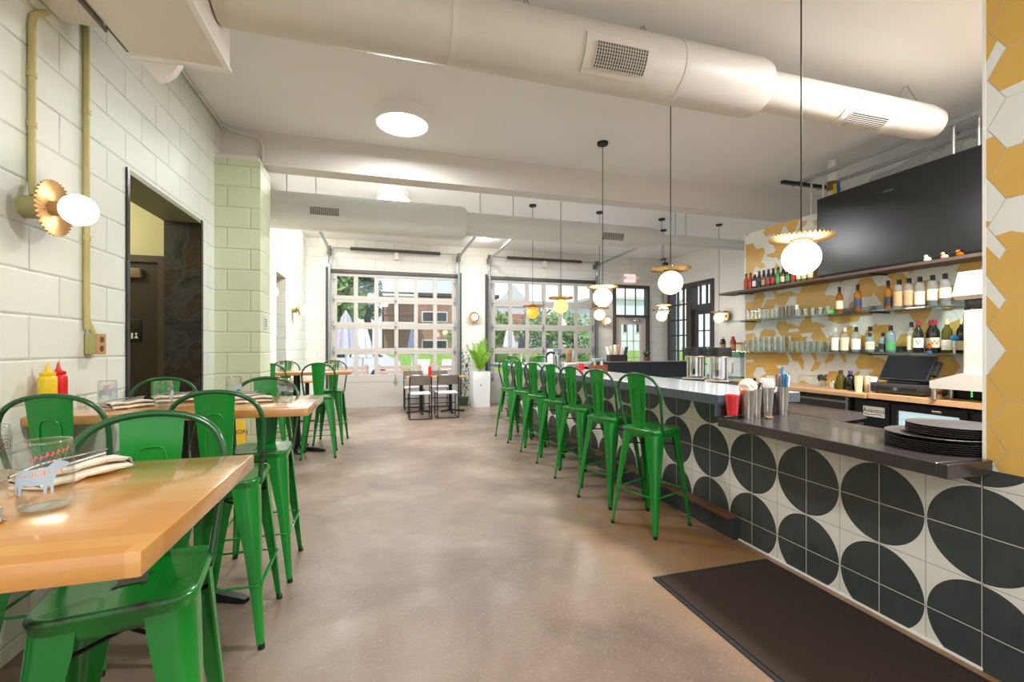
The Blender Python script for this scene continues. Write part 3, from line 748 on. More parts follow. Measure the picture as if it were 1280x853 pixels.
for lab, x, y, rz in (('printed beer glass cut by the left edge of the photo on the nearest table', -.86, 1.325, -.3),
                      ('beer glass on the second table, left one before the dark doorway', -1.40, 2.94, .6), ('beer glass on the second table, in front of the far left stool back', -1.09, 2.80, 2.2),
                      ('beer glass on the second table, against the pale block pillar', -.85, 3.12, 1.4), ('beer glass near the right end of the second table', -.52, 2.86, -2.4),
                      ('beer glass on the third table, leftmost beside the pillar', -1.22, 6.45, 1), ('beer glass on the third table, right next to the leftmost one', -1.12, 6.50, 2),
                      ('beer glass on the third table, near its right end', -.62, 6.55, 0), ('beer glass on the third table, at the far right back', -.54, 6.72, 1.2)):
    dup(gl, lab, (x, y, 1.04), rz, GG)

def napkin_roll(label, loc, rz, fork=True):
    t = thing('napkin_roll', label, 'napkin', loc, rz, 'folded cloth napkins with cutlery')
    m = MB(); rings = []; F = [(-.043, .003), (.042, .004), (.047, .009), (.040, .013), (-.034, .014), (-.040, .019), (-.033, .024), (.028, .025), (.034, .030), (.027, .034), (-.012, .036)]
    for i in range(11):
        y = -.1+.02*i; w_ = 1-.08*math.sin(i*1.7); lift = 1+.10*math.sin(i*1.1)-.02*abs(i-5); o_ = .004*math.sin(i*.9)
        top = [(x*w_+o_+.002*math.sin(i*2+k), y+.005*math.sin(k*1.9), z*lift) for k, (x, z) in enumerate(F)]
        rings.append(top+[(x+.0006, y_, z+.0034) for x, y_, z in top[::-1]])
    m.loft(rings); m.build('cloth', 'cream_cloth', t, smooth=50)
    if fork:
        m = MB(); m.tube([(-.012, -.118, .034), (-.012, -.06, .048), (-.010, .03, .05)], [.0035, .003, .0025], 8, smooth=4)
        for o in (-.006, -.002, .002, .006): m.tube([(-.010, .025, .05), (-.010+o, .045, .051), (-.010+o, .08, .052)], .0012, 5)
        m.build('fork', 'cutlery', t)
        MB().tube([(.012, -.114, .032), (.010, .06, .046)], [.004, .005], 8).build('knife', 'cutlery', t)
    return t
nr = napkin_roll('cream napkin roll with cutlery behind the front glass on the nearest table', (-.70, 1.335, 1.04), -.45)
for lab, x, y, rz in (('cream napkin roll at the left edge of the photo on the nearest table', -.745, .985, -.75),
                      ('napkin roll on the second table, left of its middle', -1.24, 2.80, -.6), ('napkin roll on the second table, farther back before the doorway', -1.12, 3.05, -1.2), ('napkin roll on the second table, near its right glass', -.69, 2.87, -1.2), ('napkin roll on the second table, touching the pillar-side glass', -.76, 2.985, -1.0),
                      ('napkin roll on the third table, near its right end', -.74, 6.6, -1)):
    dup(nr, lab, (x, y, 1.04), rz)

def squeeze_bottle(label, loc, mat, group=None, sc=1):
    t = thing('squeeze_bottle', label, 'bottle', loc, 0, group)
    MB().lathe([(0, 0), (.03*sc, 0), (.033*sc, .004*sc), (.033*sc, .165*sc), (.031*sc, .176*sc), (.024*sc, .183*sc), (.022*sc, .185*sc)], 24).build('body', mat, t, smooth=50)
    MB().lathe([(.027*sc, .183*sc), (.028*sc, .186*sc), (.028*sc, .197*sc), (.012*sc, .203*sc), (.008*sc, .215*sc), (.003*sc, .242*sc), (0, .242*sc)], 20).build('nozzle_cap', mat, t, smooth=40)
    return t
squeeze_bottle('yellow mustard squeeze bottle on the second table against the wall', (-1.465, 2.60, 1.04), 'yellow_plastic')
squeeze_bottle('red ketchup squeeze bottle beside the yellow one on the second table', (-1.472, 2.685, 1.04), 'red_plastic')

# low table set by the left garage door
t = thing('dining_table', 'low wooden dining table in front of the left garage door', 'table', (1.12, 9.42, 0))
MB().box((0, 0, .742), (1.2, .62, .036), bev=.003).build('table_top', 'butcher_block', t)
for s_ in (-1, 1):
    MB().cyl((s_*.3, 0, .03), (s_*.3, 0, .725), .038).build('column', 'black_metal', t)
    m = MB(); m.tube([(s_*.3-.0, -.3, .02), (s_*.3, 0, .045), (s_*.3, .3, .02)], .02, 8); m.tube([(s_*.3-.2*s_, 0, .02), (s_*.3, 0, .045), (s_*.3+.3*s_, 0, .02)], .02, 8); m.build('base', 'black_metal', t)
def sled_chair(label, loc, rz):
    t = thing('dining_chair', label, 'chair', loc, rz, 'sled-base chairs at the low table')
    m = MB(); rings = []
    for i in range(9):
        x = -.2+.4*i/8; yb = -.21+.035*(abs(x)/.2)**2
        rings.append([(x, yb-.008, .645), (x, yb+.008, .645), (x, yb+.004, .82), (x, yb-.012, .82)])
    m.loft(rings); m.build('backrest', 'grey_seat', t, smooth=50)
    MB().box((0, .02, .475), (.4, .4, .03), bev=.012).build('seat', P('seat_pale', 'cfcacb', .4), t)
    for s_ in (-1, 1):
        MB().tube([(s_*.2, -.2, .8), (s_*.2, -.19, .46), (s_*.2, -.2, .03), (s_*.2, -.18, .012), (s_*.2, .19, .012), (s_*.2, .21, .03), (s_*.2, .2, .455), (s_*.2, .18, .465), (s_*.2, -.18, .465)], .0105, 8).build('sled_frame', 'black_metal', t)
    MB().tube([(-.2, -.19, .012), (.2, -.19, .012)], .01, 8).build('floor_rail', 'black_metal', t); MB().tube([(-.2, .2, .25), (.2, .2, .25)], .009, 8).build('front_rail', 'black_metal', t)
    return t
ch = sled_chair('grey-backed sled chair on the near side of the low table, left one', (.735, 8.74, 0), 0)
dup(ch, 'grey-backed sled chair on the near side of the low table, right one', (1.25, 8.78, 0), 0)
dup(ch, 'sled chair on the far side of the low table, left one', (.72, 10.1, 0), PI)
dup(ch, 'sled chair on the far side of the low table, right one', (1.28, 10.1, 0), PI)
squeeze_bottle('red ketchup squeeze bottle on the low table by the garage door', (.98, 9.3, .76), 'red_plastic')
for i, (x, lab) in enumerate(((.72, 'left'), (1.3, 'right'))):
    t = thing('plate', f'small grey plate on the low table, {lab} one', 'plate', (x, 9.4, .76))
    MB().lathe([(0, 0), (.06, 0), (.1, .014), (.098, .017), (.06, .005), (0, .005)], 24).build('dish', P('plate_grey', 'a9a7a8', .4), t)
    MB().box((0, 0, .016), (.12, .05, .02), bev=.006).build('napkin', 'cream_cloth', t)
for i, (x, y) in enumerate(((.6, 9.45), (.86, 9.5), (1.18, 9.5), (1.42, 9.45))):
    o = MB().lathe([(0, .004), (.03, .004), (.034, .12), (.036, .12), (.032, 0), (0, 0)], 20).build('tumbler', 'thin_glass', None, (x, y, .76), smooth=60)
    tag(o, f'clear tumbler on the low table, {ORD[i]} from the left', 'glass', 'tumblers on the low table')
# wet floor sign by the pillar
t = thing('wet_floor_sign', 'yellow folding caution sign leaning beside the block pillar', 'sign', (-1.33, 4.86, 0), .15)
for s_ in (1, -1):
    m = MB(); p = [(-.13, -.12*s_, 0), (-.11, -.118*s_, .03), (-.10, -.012*s_, .62), (-.085, -.006*s_, .66), (-.03, -.005*s_, .665), (-.03, -.009*s_, .635), (.03, -.009*s_, .635), (.03, -.005*s_, .665), (.085, -.006*s_, .66), (.10, -.012*s_, .62), (.11, -.118*s_, .03), (.13, -.12*s_, 0)]
    m.prism(p, (0, .008*s_, 0)); m.build('panel', 'wet_yellow', t, smooth=0)
lettering('CAUTION', .055, 'black_plastic', t, Matrix.Translation((0, -.030, .55)) @ Matrix.Rotation(PI/2-.18, 4, 'X'))
# white planter with palm, and a thin climber beside it
t = thing('planter', 'tall white planter with a bright green palm between the garage doors', 'planter', (2.207, 10.15, 0))
m = MB(); rings = [[(-.19, -.19, 0), (.19, -.19, 0), (.19, .19, 0), (-.19, .19, 0)], [(-.2, -.2, .8), (.2, -.2, .8), (.2, .2, .8), (-.2, .2, .8)], [(-.185, -.185, .8), (.185, -.185, .8), (.185, .185, .8), (-.185, .185, .8)], [(-.18, -.18, .74), (.18, -.18, .74), (.18, .18, .74), (-.18, .18, .74)]]
m.loft(rings); m.build('pot', 'planter_white', t, smooth=0); MB().box((0, 0, .745), (.35, .35, .01)).build('soil', 'soil', t)
MB().cyl((-.02, -.192, .5), (-.02, -.20, .5), .018).build('boss', 'galvanised', t)
rnd = random.Random(3)
for k in range(13):
    a = rnd.uniform(0, 2*PI); L = rnd.uniform(.5, .98); b = rnd.uniform(.12, .52)
    m = MB(); st = [Vector((0, 0, .74))+Vector((math.cos(a)*b*(i/6)**1.6, math.sin(a)*b*(i/6)**1.6, L*(i/6)*(1-.18*(i/6)))) for i in range(7)]
    st = [Vector((max(-.3, min(p_.x, .42)), min(p_.y, .3), p_.z)) for p_ in st]; m.tube(st, .005, 5)
    for i in range(2, 7):
        for s_ in (1, -1):
            for j in range(3):
                p = st[i-1].lerp(st[i], j/3); d = (st[i]-st[i-1]).normalized(); sd = d.cross(Vector((math.sin(a), -math.cos(a), .2))).normalized(); sd = (Vector((-math.sin(a), math.cos(a), 0))*s_+d*.9+Vector((0, 0, -.25))).normalized()
                l = .2*(1-.45*abs(i-4)/3)*rnd.uniform(.8, 1.1); w = d.cross(sd).cross(sd).normalized()*.013
                m.poly([p, p+sd*l*.4+w, p+sd*l, p+sd*l*.4-w])
    m.build('frond', P('frond_green', '8fc53a', .45, var=.4, vs=5), t, smooth=0, recalc=False)
t = thing('climbing_plant', 'thin dark climbing plant left of the white planter', 'plant', (1.87, 10.36, 0))
MB().lathe([(0, 0), (.09, 0), (.12, .2), (.105, .2), (.09, .17), (0, .17)], 18).build('pot', 'leaf_dark', t)
m, lf = MB(), MB()
for k in range(4):
    p = Vector((.02*k-.03, 0, .17)); pts = [p.copy()]
    for i in range(9):
        p = p+Vector((rnd.uniform(-.05, .05), rnd.uniform(-.02, .02), rnd.uniform(.08, .15))); pts.append(p.copy())
        for _ in range(5):
            c = p+Vector((rnd.uniform(-.05, .05), rnd.uniform(-.05, .03), rnd.uniform(-.05, .05))); r = rnd.uniform(.015, .035); n1 = Vector((rnd.uniform(-1, 1), rnd.uniform(-1, 0), rnd.uniform(-.6, .6))).normalized(); u = n1.orthogonal().normalized(); v = n1.cross(u)
            lf.poly([c+u*r, c+v*r*.5, c-u*r, c-v*r*.5])
    m.tube(pts, .004, 5, smooth=2)
m.build('stems', 'stem', t); lf.build('leaves', 'leaf_dark', t, smooth=0, recalc=False)

# ================================================================== BAR
t = thing('bar_counter', 'long tiled bar with a pale grey stone top and circle-patterned tile front', 'bar')
m = MB(); m.span((2.42, 2.60, .0), (2.56, 8.55, .966)).span((2.42, 2.50, .176), (2.56, 2.60, .966)); m.build('tiled_front', 'circle_tile', t, smooth=0)
m = MB(); m.span((2.56, 8.41, 0), (6.3, 8.55, .966)); m.build('far_front', 'slate_edge', t, smooth=0)
m = MB(); m.span((2.145, 2.49, .968), (2.84, 8.86, 1.038), bev=.003).span((2.841, 8.0, .968), (6.4, 8.86, 1.038), bev=.003); m.build('stone_top', 'slate_top', t, smooth=0)
MB().span((2.142, 2.492, .970), (2.1455, 8.85, 1.034)).span((2.143, 2.493, .896), (2.17, 2.515, .968)).span((2.143, 2.488, .970), (2.84, 2.4895, 1.034)).build('front_edge', 'slate_edge', t, smooth=0)
m = MB(); m.span((2.171, 2.494, .896), (2.418, 2.515, .967)).span((2.566, 2.53, .2), (2.78, 2.56, .967)); m.build('end_panel', 'red_panel', t, smooth=0)
MB().span((2.842, 3.2, 1.0), (3.17, 4.1, 1.036), bev=.003).span((2.86, 3.25, .2), (2.9, 4.05, 1.0)).build('service_ledge', 'black_metal', t, smooth=0)
MB().span((2.34, 2.62, .145), (2.42, 8.5, .172), bev=.004).build('foot_ledge', 'foot_wood', t, smooth=0)
MB().span((2.385, 2.61, .0), (2.42, 8.5, .145)).build('kick_plate', 'kick_metal', t, smooth=0)
t = thing('serving_counter', 'lower counter with a dark stone top over the circle tiles', 'counter')
m = MB(); m.span((2.42, 1.26, 0), (2.56, 2.597, .1745)).span((2.42, 1.26, .1745), (2.56, 2.497, .828)); m.build('tiled_front', 'circle_tile', t, smooth=0)
m = MB(); m.span((2.142, 1.262, .832), (2.755, 2.487, .89), bev=.004).span((2.142, 1.226, .832), (2.41, 1.2625, .89), bev=.002); m.build('stone_top', 'black_top', t, smooth=0)
MB().span((2.416, 1.262, 0), (2.42, 2.60, .012)).build('base_strip', 'white_enamel', t, smooth=0)
t = thing('service_station', 'dark service cabinet with a raised back behind the long bar', 'cabinet')
m = MB(); m.span((3.95, 7.84, 0), (5.15, 7.985, 1.055)).span((5.16, 7.84, 0), (6.35, 7.985, 1.055)); m.build('panel', P('navy_panel', '2b333b', .45, var=.15), t, smooth=0)
MB().span((3.93, 7.82, 1.055), (6.37, 8.0, 1.075), bev=.002).build('cap', P('cap_grey', '8b9096', .4), t, smooth=0)
MB().span((3.95, 7.832, .985), (6.35, 7.84, .995)).build('panel_strip', 'red_panel', t, smooth=0)  # thin dark red strip across both panels

# objects on the far part of the bar
t = thing('caddy', 'reddish wooden condiment caddy on the bar', 'caddy', (2.66, 5.2, 1.038), .1)
m = MB(); m.span((-.1, -.065, 0), (.1, -.055, .09)).span((-.1, .055, 0), (.1, .065, .09)).span((-.1, -.055, 0), (-.09, .055, .09)).span((.09, -.055, 0), (.1, .055, .09)).span((-.09, -.055, 0), (.09, .055, .01)); m.build('crate', P('caddy_red', '7a3f2a', .5, var=.3, vs=30), t, smooth=0)
for i in range(3): MB().lathe([(0, 0), (.02, 0), (.022, .08), (.012, .1), (.01, .125), (0, .125)], 12, Matrix.Translation((-.05+.05*i, 0, .012))).build('jar', ['label_tan', 'beer_brown', 'label_cream'][i], t)
o = MB().lathe([(0, 0), (.035, 0), (.045, .09), (.042, .09), (.033, .006), (0, .006)], 20).build('red_cup', 'bright_red', None, (2.66, 5.70, 1.038)); tag(o, 'small red cup on the bar beside the wooden caddy', 'cup')
t = thing('napkin_holder', 'grey metal napkin holder on the bar left of the red cup', 'napkin holder', (2.62, 5.98, 1.038), .2)
m = MB(); m.span((-.09, -.05, 0), (.09, .05, .008)).span((-.09, -.05, .008), (.09, -.045, .07)).span((-.09, .045, .008), (.09, .05, .07)); m.build('tray', 'steel', t, smooth=0); MB().box((0, 0, .05), (.15, .08, .08), bev=.005).build('napkins', 'paper', t)
t = thing('beer_tap', 'silver counter-top dispenser with a dark spout on the bar', 'dispenser', (2.6, 6.42, 1.038), -.3)
MB().lathe([(0, 0), (.07, 0), (.07, .012), (.045, .02), (.04, .16), (.052, .2), (.04, .23), (0, .235)], 20).build('body', 'chrome', t); MB().tube([(-.02, 0, .2), (-.09, 0, .235), (-.14, 0, .22), (-.15, 0, .19)], .017, 8, smooth=3).build('spout', 'black_metal', t); MB().tube([(.03, 0, .15), (.1, 0, .19), (.13, 0, .12)], .01, 8, smooth=3).build('handle', 'black_metal', t)
for i, (x, y, mt, nm) in enumerate(((2.66, 6.85, 'label_white', 'white'), (2.70, 6.68, 'tonic_blue', 'pale blue'), (2.74, 6.30, 'label_tan', 'tan'), (2.76, 6.18, 'slate_top', 'grey'))):
    t = thing('menu_stand', f'{nm} upright menu card standing on the bar behind the silver dispenser', 'menu', (x, y, 1.038), .6*(i-1.5))
    MB().box((0, 0, .14), (.13, .006, .28), bev=.002).build('card', mt, t); MB().box((0, 0, .01), (.14, .05, .02), bev=.003).build('base', 'black_plastic', t)
t = thing('menu_box', 'dark box with upright paper menus on the service cabinet', 'box', (4.45, 7.91, 1.075))
m = MB(); m.span((-.19, -.07, 0), (.19, -.06, .13)).span((-.19, .06, 0), (.19, .07, .13)).span((-.19, -.06, 0), (-.18, .06, .13)).span((.18, -.06, 0), (.19, .06, .13)); m.build('box', P('box_brown', '3d3029', .6), t, smooth=0)
for i in range(6): MB().box((-.14+.056*i, 0, .195), (.012, .1, .26), M=Matrix.Rotation(.1*(i-2.5), 4, 'Y')).build('menu', ['paper', 'label_cream', 'paper', 'label_tan', 'paper', 'label_black'][i], t)
t = thing('sheet_tray', 'pale blue tray on the left end of the service cabinet', 'tray', (4.05, 7.89, 1.075)); m = MB(); m.box((0, 0, .03), (.24, .13, .06), bev=.01); m.build('tray', P('tray_blue', 'a9bfc9', .4), t)
t = thing('potted_plant', 'little green potted plant on the dark service cabinet', 'plant', (5.1, 7.91, 1.075))
MB().lathe([(0, 0), (.04, 0), (.055, .08), (.048, .08), (.045, .06), (0, .06)], 16).build('pot', P('pot_red', '8a4a3c', .7), t)
m = MB(); rnd = random.Random(8)
for k in range(22):
    a = rnd.uniform(0, 6.3); d = Vector((math.cos(a)*rnd.uniform(.3, 1), math.sin(a)*rnd.uniform(.3, 1), rnd.uniform(.6, 1.4))).normalized(); p = Vector((0, 0, .06)); w = d.cross(Vector((0, 0, 1))).normalized()*.018; l = rnd.uniform(.12, .22)
    m.poly([p, p+d*l*.5+w, p+d*l+Vector((0, 0, -.02)), p+d*l*.5-w])
m.build('leaves', 'leaf_dark', t, smooth=0, recalc=False)
# two coffee urns
def urn(label, loc, rz):
    t = thing('coffee_urn', label, 'urn', loc, rz, 'coffee urns on the bar')
    MB().box((0, -.02, .012), (.2, .24, .024), bev=.008).build('drip_base', 'steel', t)
    MB().lathe([(.062, .03), (.066, .035), (.066, .25), (.062, .255)], 24).build('tank', 'chrome', t)
    for sx in (-1, 1): MB().cyl((sx*.072, -.03, .03), (sx*.072, -.03, .27), .008).build('sight_tube', 'steel', t)
    MB().box((0, .045, .14), (.1, .05, .25), bev=.008).build('column', P('urn_dark', '3b3630', .35, .4), t)
    MB().lathe([(0, .262), (.105, .262), (.108, .27), (.108, .345), (.10, .355), (0, .357)], 28).build('head', P('urn_head', '3b3c3c', .3, .6, var=.25), t)
    MB().lathe([(.104, .25), (.107, .256), (.104, .263)], 28).build('ring', 'brass', t)
    MB().tube([(0, -.066, .08), (0, -.1, .08), (0, -.105, .06)], .012, 8).cyl((0, -.1, .08), (0, -.1, .12), .008).build('tap', 'black_plastic', t)
    return t
u = urn('steel coffee urn with a dark round head, left of two on the bar', (3.0, 3.78, 1.037), -.9)
u.scale = (1, 1, .88)
dup(u, 'steel coffee urn with a dark round head, right of two nearest the hexagon tiled wall', (3.0, 3.46, 1.037), -.9)

# cups on the serving counter
def shaker(label, loc, r=.043, h=.17, mat='steel'):
    t = thing('metal_cup', label, 'cup', loc, 0, 'metal cups at the corner of the serving counter')
    MB().lathe([(0, 0), (r*.68, 0), (r*.7, .003), (r*.98, h-.004), (r*1.02, h), (r*.96, h-.002), (r*.68, .006), (0, .006)], 26).build('cup', mat, t, smooth=50)
    return t
t = thing('red_cup', 'bright red tumbler at the corner of the serving counter', 'cup', (2.200, 2.42, .89)); t.scale = (1.05, 1.05, 1.18)
MB().lathe([(0, .02), (.031, .02), (.043, .128), (.04, .13), (.03, .026), (0, .026)], 24).build('red_insert', 'bright_red', t); MB().lathe([(0, 0), (.03, 0), (.033, .03), (.045, .132), (.044, .132), (.032, .03), (0, .004)], 24).build('glass', 'thin_glass', t)
C1 = shaker('wide metal cup of crumpled paper next to the red tumbler', (2.295, 2.392, .89), .05, .19)
m = MB(); rnd = random.Random(2)
r_ = bmesh.ops.create_icosphere(m.bm, subdivisions=3, radius=.054, matrix=Matrix.Translation((0, 0, .205)))
for v in r_['verts']: v.co += Vector((rnd.uniform(-1, 1), rnd.uniform(-1, 1), rnd.uniform(-1, 1)))*.005
m.build('paper_wad', P('wad', 'eadfc6', .9, bump=.3), C1, smooth=0)
C2 = shaker('metal cup holding dark tongs, second of the metal cups', (2.388, 2.42, .89), .038, .19)
MB().tube([(-.01, .0, .1), (-.012, 0, .2), (-.008, 0, .26)], .008, 8).tube([(.005, 0, .1), (.018, 0, .19), (.04, 0, .225)], .009, 8).build('tongs', 'black_metal', C2)
C3 = shaker('metal cup full of white straws, third of the metal cups', (2.482, 2.425, .89), .046, .195)
for k in range(34):
    a, r = k*2.4, .0064*math.sqrt(k); MB().tube([(.8*r*math.cos(a), .8*r*math.sin(a), .06), (1.25*r*math.cos(a), 1.25*r*math.sin(a), .245+.012*math.sin(k*3))], .0042, 6).build('straw', 'paper', C3)
C4 = shaker('metal cup with blue wrapped picks and a blue clip, rightmost of the metal cups', (2.63, 2.44, .89), .043, .195)
for k in range(20):
    a, r = k*2.4, .0078*math.sqrt(k); MB().tube([(.8*r*math.cos(a), .8*r*math.sin(a), .06), (1.2*r*math.cos(a), 1.2*r*math.sin(a), .275+.008*math.sin(k*3))], .0062, 6).build('pick', ['blue_plastic', 'paper', 'tonic_blue', 'paper', 'label_red'][k % 5], C4)
m = MB(); m.prism([(-.012, 0, .26), (.014, 0, .26), (.008, 0, .29), (.016, 0, .325), (.004, 0, .33), (-.006, 0, .295)], (0, .008, 0)).tube([(.0, 0, .28), (.035, 0, .262), (.055, 0, .285)], .006, 6); m.build('blue_clip', 'blue_plastic', C4)
o = MB().box((0, 0, .006), (.05, .03, .012), bev=.004).build('cork', P('cork_tan', '8a6a4a', .8), None, (2.425, 2.35, .89)); tag(o, 'small brown cork lying in front of the metal cups', 'cork')
# round serving trays, six wide ones under five smaller ones
def tray(label, loc, rx, ry, rz):
    t = thing('serving_tray', label, 'tray', loc, rz, 'round serving trays on the serving counter')
    m = MB(); Mx = Matrix.Diagonal((rx, ry, 1, 1))
    m.lathe([(0, .003), (.88, .003), (.93, .0045), (.985, .008), (1.0, .0085), (1.0, .0065), (.95, .0012), (.9, 0), (0, 0)], 48, Mx); m.build('tray', 'tray_black', t, smooth=50)
    m = MB(); m.lathe([(.99, .0082), (1.0, .0089), (1.008, .0078), (1.0, .0066)], 48, Mx); m.build('rim', 'tray_rim', t, smooth=50)
    return t
P('tray_black', '3a322e', .5, var=.2); P('tray_rim', '4a4641', .4, var=.1)
TX, TY, z = 2.50, 1.46, .8905
tr = None
for i in range(6):
    lab = f'large dark round serving tray, {["bottom", "second from the bottom", "third from the bottom", "fourth from the bottom", "fifth from the bottom", "topmost of the large ones"][i]} of the stack'
    zz = z+.0092*i+(.010 if i == 5 else 0)
    tr = tray(lab, (TX, TY, zz), .2, .2, 0) if tr is None else dup(tr, lab, (TX, TY, zz))
z2 = z+.0092*6+.0105; ts = None
for i in range(5):
    lab = f'smaller dark serving tray, {["lowest", "second", "third", "fourth", "topmost"][i]} of the five on the big trays'
    ts = tray(lab, (TX+.03, TY-.03, z2+.0092*i), .165, .165, 0) if ts is None else dup(ts, lab, (TX+.03, TY-.03, z2+.0092*i))
# floor mat
t = thing('floor_mat', 'dark brown entrance mat on the floor along the tiled counter', 'mat', (0, 0, 0))
MB().span((1.56, -.4, .002), (2.34, 2.29, .011), bev=.003).build('pile', 'mat_pile', t, smooth=0)
MB().span((1.535, -.42, 0), (2.365, 2.315, .006), bev=.002).build('rubber_edge', 'rubber', t, smooth=0)

# ================================================================== BACK BAR
t = thing('back_counter', 'long wood-topped back counter with dark cabinets under the shelves', 'counter')
MB().span((4.36, 3.14, .872), (4.995, 5.2, .91), bev=.003).build('wood_top', 'wood_counter', t, smooth=0)
MB().span((4.42, 3.34, 0), (4.99, 5.2, .87)).build('cabinet', P('cabinet_dark', '3a3735', .45), t, smooth=0)
m = MB(); m.span((4.415, 3.35, .80), (4.42, 4.2, .82)).span((4.41, 3.335, .02), (4.43, 3.36, .86)); m.build('cabinet_edge', 'steel', t, smooth=0)
t = thing('register_counter', 'light wood worktop over the glass-door coolers', 'counter')
MB().span((4.38, .98, .875), (4.995, 3.13, .925), bev=.003).build('wood_top', P('wood_light', 'd5a878', .4, var=.2, vs=9), t, smooth=0)
m = MB(); m.span((4.5, .98, .86), (4.99, 1.0, .875)).span((4.9, .98, 0), (4.99, 1.0, .875)); m.build('support', 'black_metal', t, smooth=0)
t = thing('bottle_cooler', 'black glass-door bottle cooler under the light wood worktop', 'cooler')
m = MB(); m.span((4.44, 1.05, .02), (4.88, 3.29, .855)); m.build('body', 'black_plastic', t, smooth=0)
m = MB(); m.span((4.425, 2.97, .1), (4.44, 3.28, .84), bev=.004); m.build('motor_panel', 'black_plastic', t, smooth=0)
for (a, b) in ((2.40, 2.95), (1.8, 2.36)):
    d = MB(); frame(d, a, b, .08, .84, 4.43, .05, .03, 'y'); dr = d.build('door', 'black_plastic', t, smooth=0)
    MB().span((4.436, a+.05, .13), (4.439, b-.05, .79)).build('lit_interior', 'fridge_glow', dr, smooth=0)
    for k in range(8): MB().lathe([(0, 0), (.024, 0), (.025, .12), (.01, .19), (.01, .22), (0, .22)], 10, Matrix.Translation((4.4365, a+.08+k*(b-a-.16)/7, .50))).build('bottle', ['beer_brown', 'tonic_blue', 'beer_green', 'clear_spirit'][k % 4], dr)
    MB().span((4.424, a+.05, .13), (4.428, b-.05, .79)).build('glass', 'pane', dr, smooth=0)
    MB().box((4.412, a+.2, .815), (.012, .07, .02), bev=.004).build('lock', 'steel', dr)
lb = MB().box((4.4235, 3.105, .75), (.004, .19, .095)).build('name_plate', 'label_white', t, smooth=0)
lettering('Avantco', .058, 'label_black', lb, face_to((-1, 0, 0), (4.421, 3.105, .757)))
MB().tube([(4.4205, 3.19, .728), (4.4205, 3.13, .722), (4.4205, 3.06, .728), (4.4205, 3.02, .716)], .003, 6, smooth=3).build('flourish', 'label_black', lb)
# sink cover / trash flap between
t = thing('ice_bin', 'dark bin with a shiny sloping lid behind the serving counter', 'bin', (3.95, 3.3, 0))
MB().span((-.2, -.3, 0), (.2, .45, .68)).build('body', P('bin_dark', '34302e', .4), t, smooth=0); m = MB(); m.loft([[(-.22, -.32, .69), (.22, -.32, .72), (.22, .47, .72), (-.22, .47, .69)], [(-.19, -.28, .73), (.2, -.28, .77), (.2, .43, .77), (-.19, .43, .73)]]); m.build('lid', P('lid_brown', '4a4340', .18), t, smooth=0)
o = MB().box((0, 0, 0), (.012, .16, .1), bev=.002).build('towel', P('towel_green', 'a9c9a9', .8), None, (3.72, 3.12, .64)); tag(o, 'pale green towel hanging on the dark bin', 'towel')

# shelves on the hexagon wall
def shelf(label, z, th, mat, y0, y1, x0=4.72):
    t = thing('wall_shelf', label, 'shelf'); MB().span((x0, y0, z-th), (4.992, y1, z), bev=.002).build('board', mat, t, smooth=0)
    m = MB()
    for y in (y0+.35, (y0+y1)/2, y1-.35): m.span((x0+.03, y-.012, z-th-.012), (4.995, y+.012, z-th))
    m.build('bracket', 'black_metal', t, smooth=0); return t
shelf('upper dark wood shelf under the television, with beer bottles', 2.13, .03, 'shelf_wood', 1.3, 5.46)
shelf('middle glass shelf with tumblers and spirit bottles', 1.722, .014, 'shelf_glass', 1.3, 5.42)
shelf('lower glass shelf with bar glasses and wine bottles', 1.298, .014, 'shelf_glass', 1.3, 5.46)
t = thing('shelf_rail', 'low steel back rail along the middle shelf', 'rail'); MB().span((4.975, 1.35, 1.723), (4.99, 4.0, 1.785)).build('strip', P('strip_steel', '77797c', .3, .8), t, smooth=0)
t = thing('shelf_rail', 'low steel back rail along the lower shelf', 'rail'); MB().span((4.975, 1.35, 1.299), (4.99, 4.0, 1.36)).build('strip', 'strip_steel', t, smooth=0)

def bottle(name, label, x, y, z, prof, body, cap, lab, group, lz, n=20):
    """prof: (radius, height) up to the neck; lz: (z0, z1) of the paper label"""
    t = thing(name, label, 'bottle', (x, y, z), 0, group)
    top = prof[-1]
    MB().lathe([(0, 0)]+prof+[(0, top[1])], n).build('glass_body', body, t, smooth=50)
    ch_ = .03 if top[1] < .24 else .045
    MB().lathe([(top[0]+.001, top[1]-ch_), (top[0]+.003, top[1]-ch_+.001), (top[0]+.003, top[1]+.004), (0, top[1]+.005)], 14).build('cap', cap, t)
    if lab:
        R = max(r for r, zz in prof)+.0008
        m = MB(); m.lathe([(R, lz[0]), (R, lz[1])], n); m.build('paper_label', lab, t)
    return t
BEER = [(.028, .002), (.0305, .01), (.0305, .125), (.026, .15), (.016, .185), (.0125, .205), (.0125, .232)]
bs = [('soda_orange', 'label_red', 'orange soda'), ('soda_red', 'label_red', 'red soda'), ('soda_dark', 'label_white', 'dark soda with a pale cap'), ('beer_brown', 'label_black', 'brown beer'), ('beer_brown', 'label_tan', 'brown beer'), ('beer_brown', 'label_red', 'brown beer'), ('beer_brown', 'label_red', 'brown beer'),
      ('beer_green', 'label_green', 'tall green beer'), ('beer_brown', 'label_cream', 'brown beer'), ('soda_dark', 'label_green', 'dark soda'), ('soda_red', 'label_red', 'red soda'), ('soda_lime', 'label_cream', 'yellow-green soda'), ('soda_lime', 'label_cream', 'yellow-green soda'), ('soda_orange', 'label_cream', 'orange soda')]
for i, (mt, lb_, nm) in enumerate(bs):
    y = 5.09-.0745*i
    bottle('beer_bottle', f'{nm} bottle on the upper shelf, {ORD[i]} from its left end', 4.86, y, 2.13, BEER, mt, 'label_white' if i == 2 else 'cap_black', lb_, 'bottles on the upper shelf', (.04, .11), 16)
